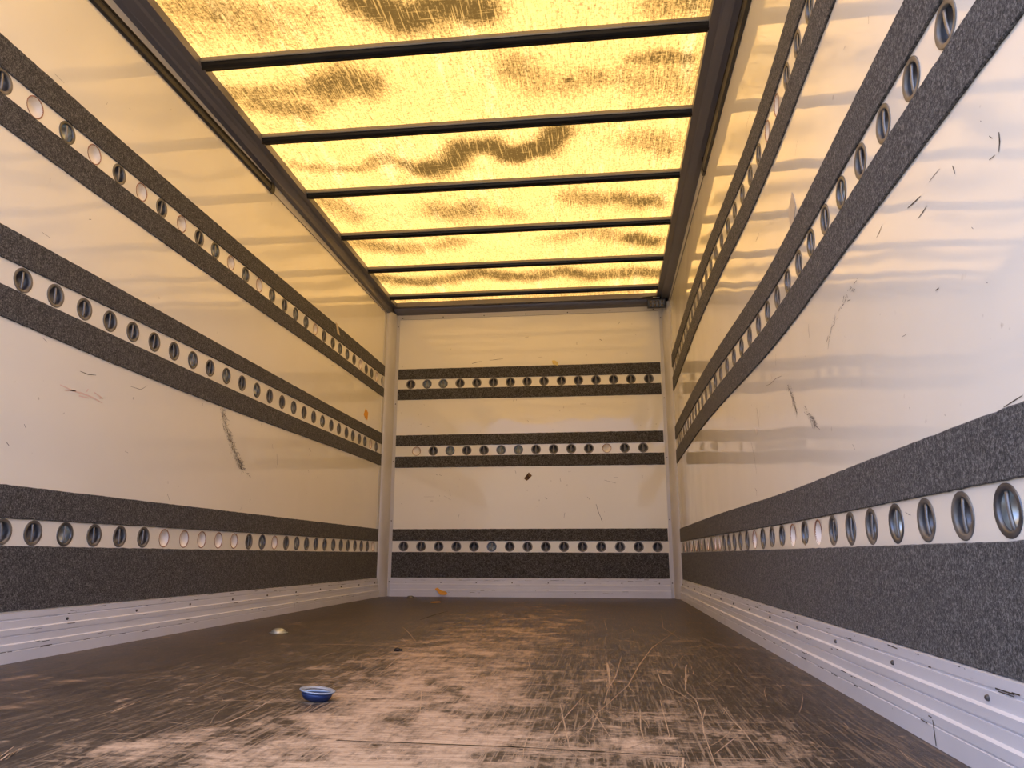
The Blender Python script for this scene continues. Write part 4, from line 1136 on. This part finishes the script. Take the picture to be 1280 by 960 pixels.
scrap('paper_scrap', fs, [(cx - .028, cy - .03), (cx + .005, cy - .045), (cx + .03, cy), (cx + .012, cy + .04), (cx - .022, cy + .03)], 0.003, M['orange'],
      'small orange chip lying flat on the floor before the end wall', 'paper')
cx, cy = FP['debris']
t = empty('dirt_clod', (cx, cy, 0))
tag(t, 'small dark brown clod on the floor behind the bluish loose cup', 'debris')
for nm, dx, dy, r in (('clod_body', 0, 0, .0085), ('clod_lump', .010, .006, .0055), ('clod_lump', -.009, .004, .005)):
    bm = bmesh.new()
    bmesh.ops.create_icosphere(bm, subdivisions=2, radius=r)
    for v in bm.verts:
        v.co *= rng.uniform(.8, 1.15)
        v.co.z *= .7
    link(nm, bm, M['gouge'], t, True, (dx, dy, r * .62))

# ------------------------------------------------------------------ work light in the far right corner
wl = empty('work_light', (2.098, L_BACK - 0.105, 2.185))
tag(wl, 'small black LED work light on a bracket in the far right roof corner', 'lamp')
def bevel_box(sx, sy, sz, r):
    bm = bmesh.new()
    bmesh.ops.create_cube(bm, size=1)
    for v in bm.verts:
        v.co.x *= sx
        v.co.y *= sy
        v.co.z *= sz
    bmesh.ops.bevel(bm, geom=bm.edges, offset=r, segments=2, profile=0.6, affect='EDGES')
    return bm
tilt = empty('lamp_head', (0, -0.01, -0.028), (0.25, 0, 0))
tilt.parent = wl
link('housing', bevel_box(0.136, 0.040, 0.068, 0.006), M['plastic'], tilt)
link('lens', bevel_box(0.118, 0.006, 0.052, 0.002), M['lens'], tilt, False, (0, -0.0205, 0))
for r in range(2):
    for c in range(4):
        bm = bmesh.new()
        bmesh.ops.create_uvsphere(bm, u_segments=12, v_segments=8, radius=0.0095)
        for v in bm.verts:
            v.co.y *= 0.35
        link('diode', bm, M['led'], tilt, True, (-0.042 + c * 0.028, -0.0238, -0.0125 + r * 0.025))
bm = bmesh.new()
loft(bm, [[(x, a, b) for a, b in ((0.012, 0.018), (-0.008, 0.020), (-0.010, 0.026), (-0.006, 0.036), (0.016, 0.040), (0.030, 0.036), (0.030, 0.028))] for x in (-0.024, 0.024)], True, True)
bmesh.ops.recalc_face_normals(bm, faces=bm.faces)
link('bracket', bm, M['plastic'], wl)
bm = bmesh.new()
loft(bm, [[(x, a, b) for a, b in ((-0.010, 0.0225), (-0.0115, 0.0225), (-0.0115, 0.0265), (-0.010, 0.0265))] for x in (-0.022, 0.022)], True, True)
bmesh.ops.recalc_face_normals(bm, faces=bm.faces)
link('bracket_edge', bm, M['zinc'], wl)
bm = bmesh.new()
bm.faces.new([bm.verts.new(p) for p in ((-0.10, 0.0, 0.0338), (0.004, -0.018, 0.0338), (0.004, 0.02, 0.0338))])
g_ = bmesh.ops.extrude_face_region(bm, geom=list(bm.faces))
for v in [e for e in g_['geom'] if isinstance(e, bmesh.types.BMVert)]:
    v.co.z -= 0.004
bmesh.ops.recalc_face_normals(bm, faces=bm.faces)
link('gusset_plate', bm, M['bow'], wl)
cu = [(0.03, 0.02, 0.03), (0.055, 0.0, 0.028), (0.078, 0.0, 0.012), (0.084, 0.03, -0.02), (0.08, 0.06, -0.045)]
bm = bmesh.new()
rings = []
for i, p in enumerate(cu):
    p = Vector(p)
    t_ = (Vector(cu[min(i + 1, len(cu) - 1)]) - Vector(cu[max(i - 1, 0)])).normalized()
    a_ = t_.cross(Vector((0, 1, 0.3))).normalized()
    b_ = t_.cross(a_)
    rings.append([p + a_ * .005 * math.cos(q_) + b_ * .005 * math.sin(q_) for q_ in [2 * math.pi * j / 8 for j in range(8)]])
loft(bm, rings, True, True)
bmesh.ops.recalc_face_normals(bm, faces=bm.faces)
link('cable', bm, M['rubber'], wl, True)

# keep unused prototypes out of the scene
for kd, (nm, parts) in PROTO.items():
    if kd not in USED:
        for q_ in parts:
            bpy.data.objects.remove(q_)
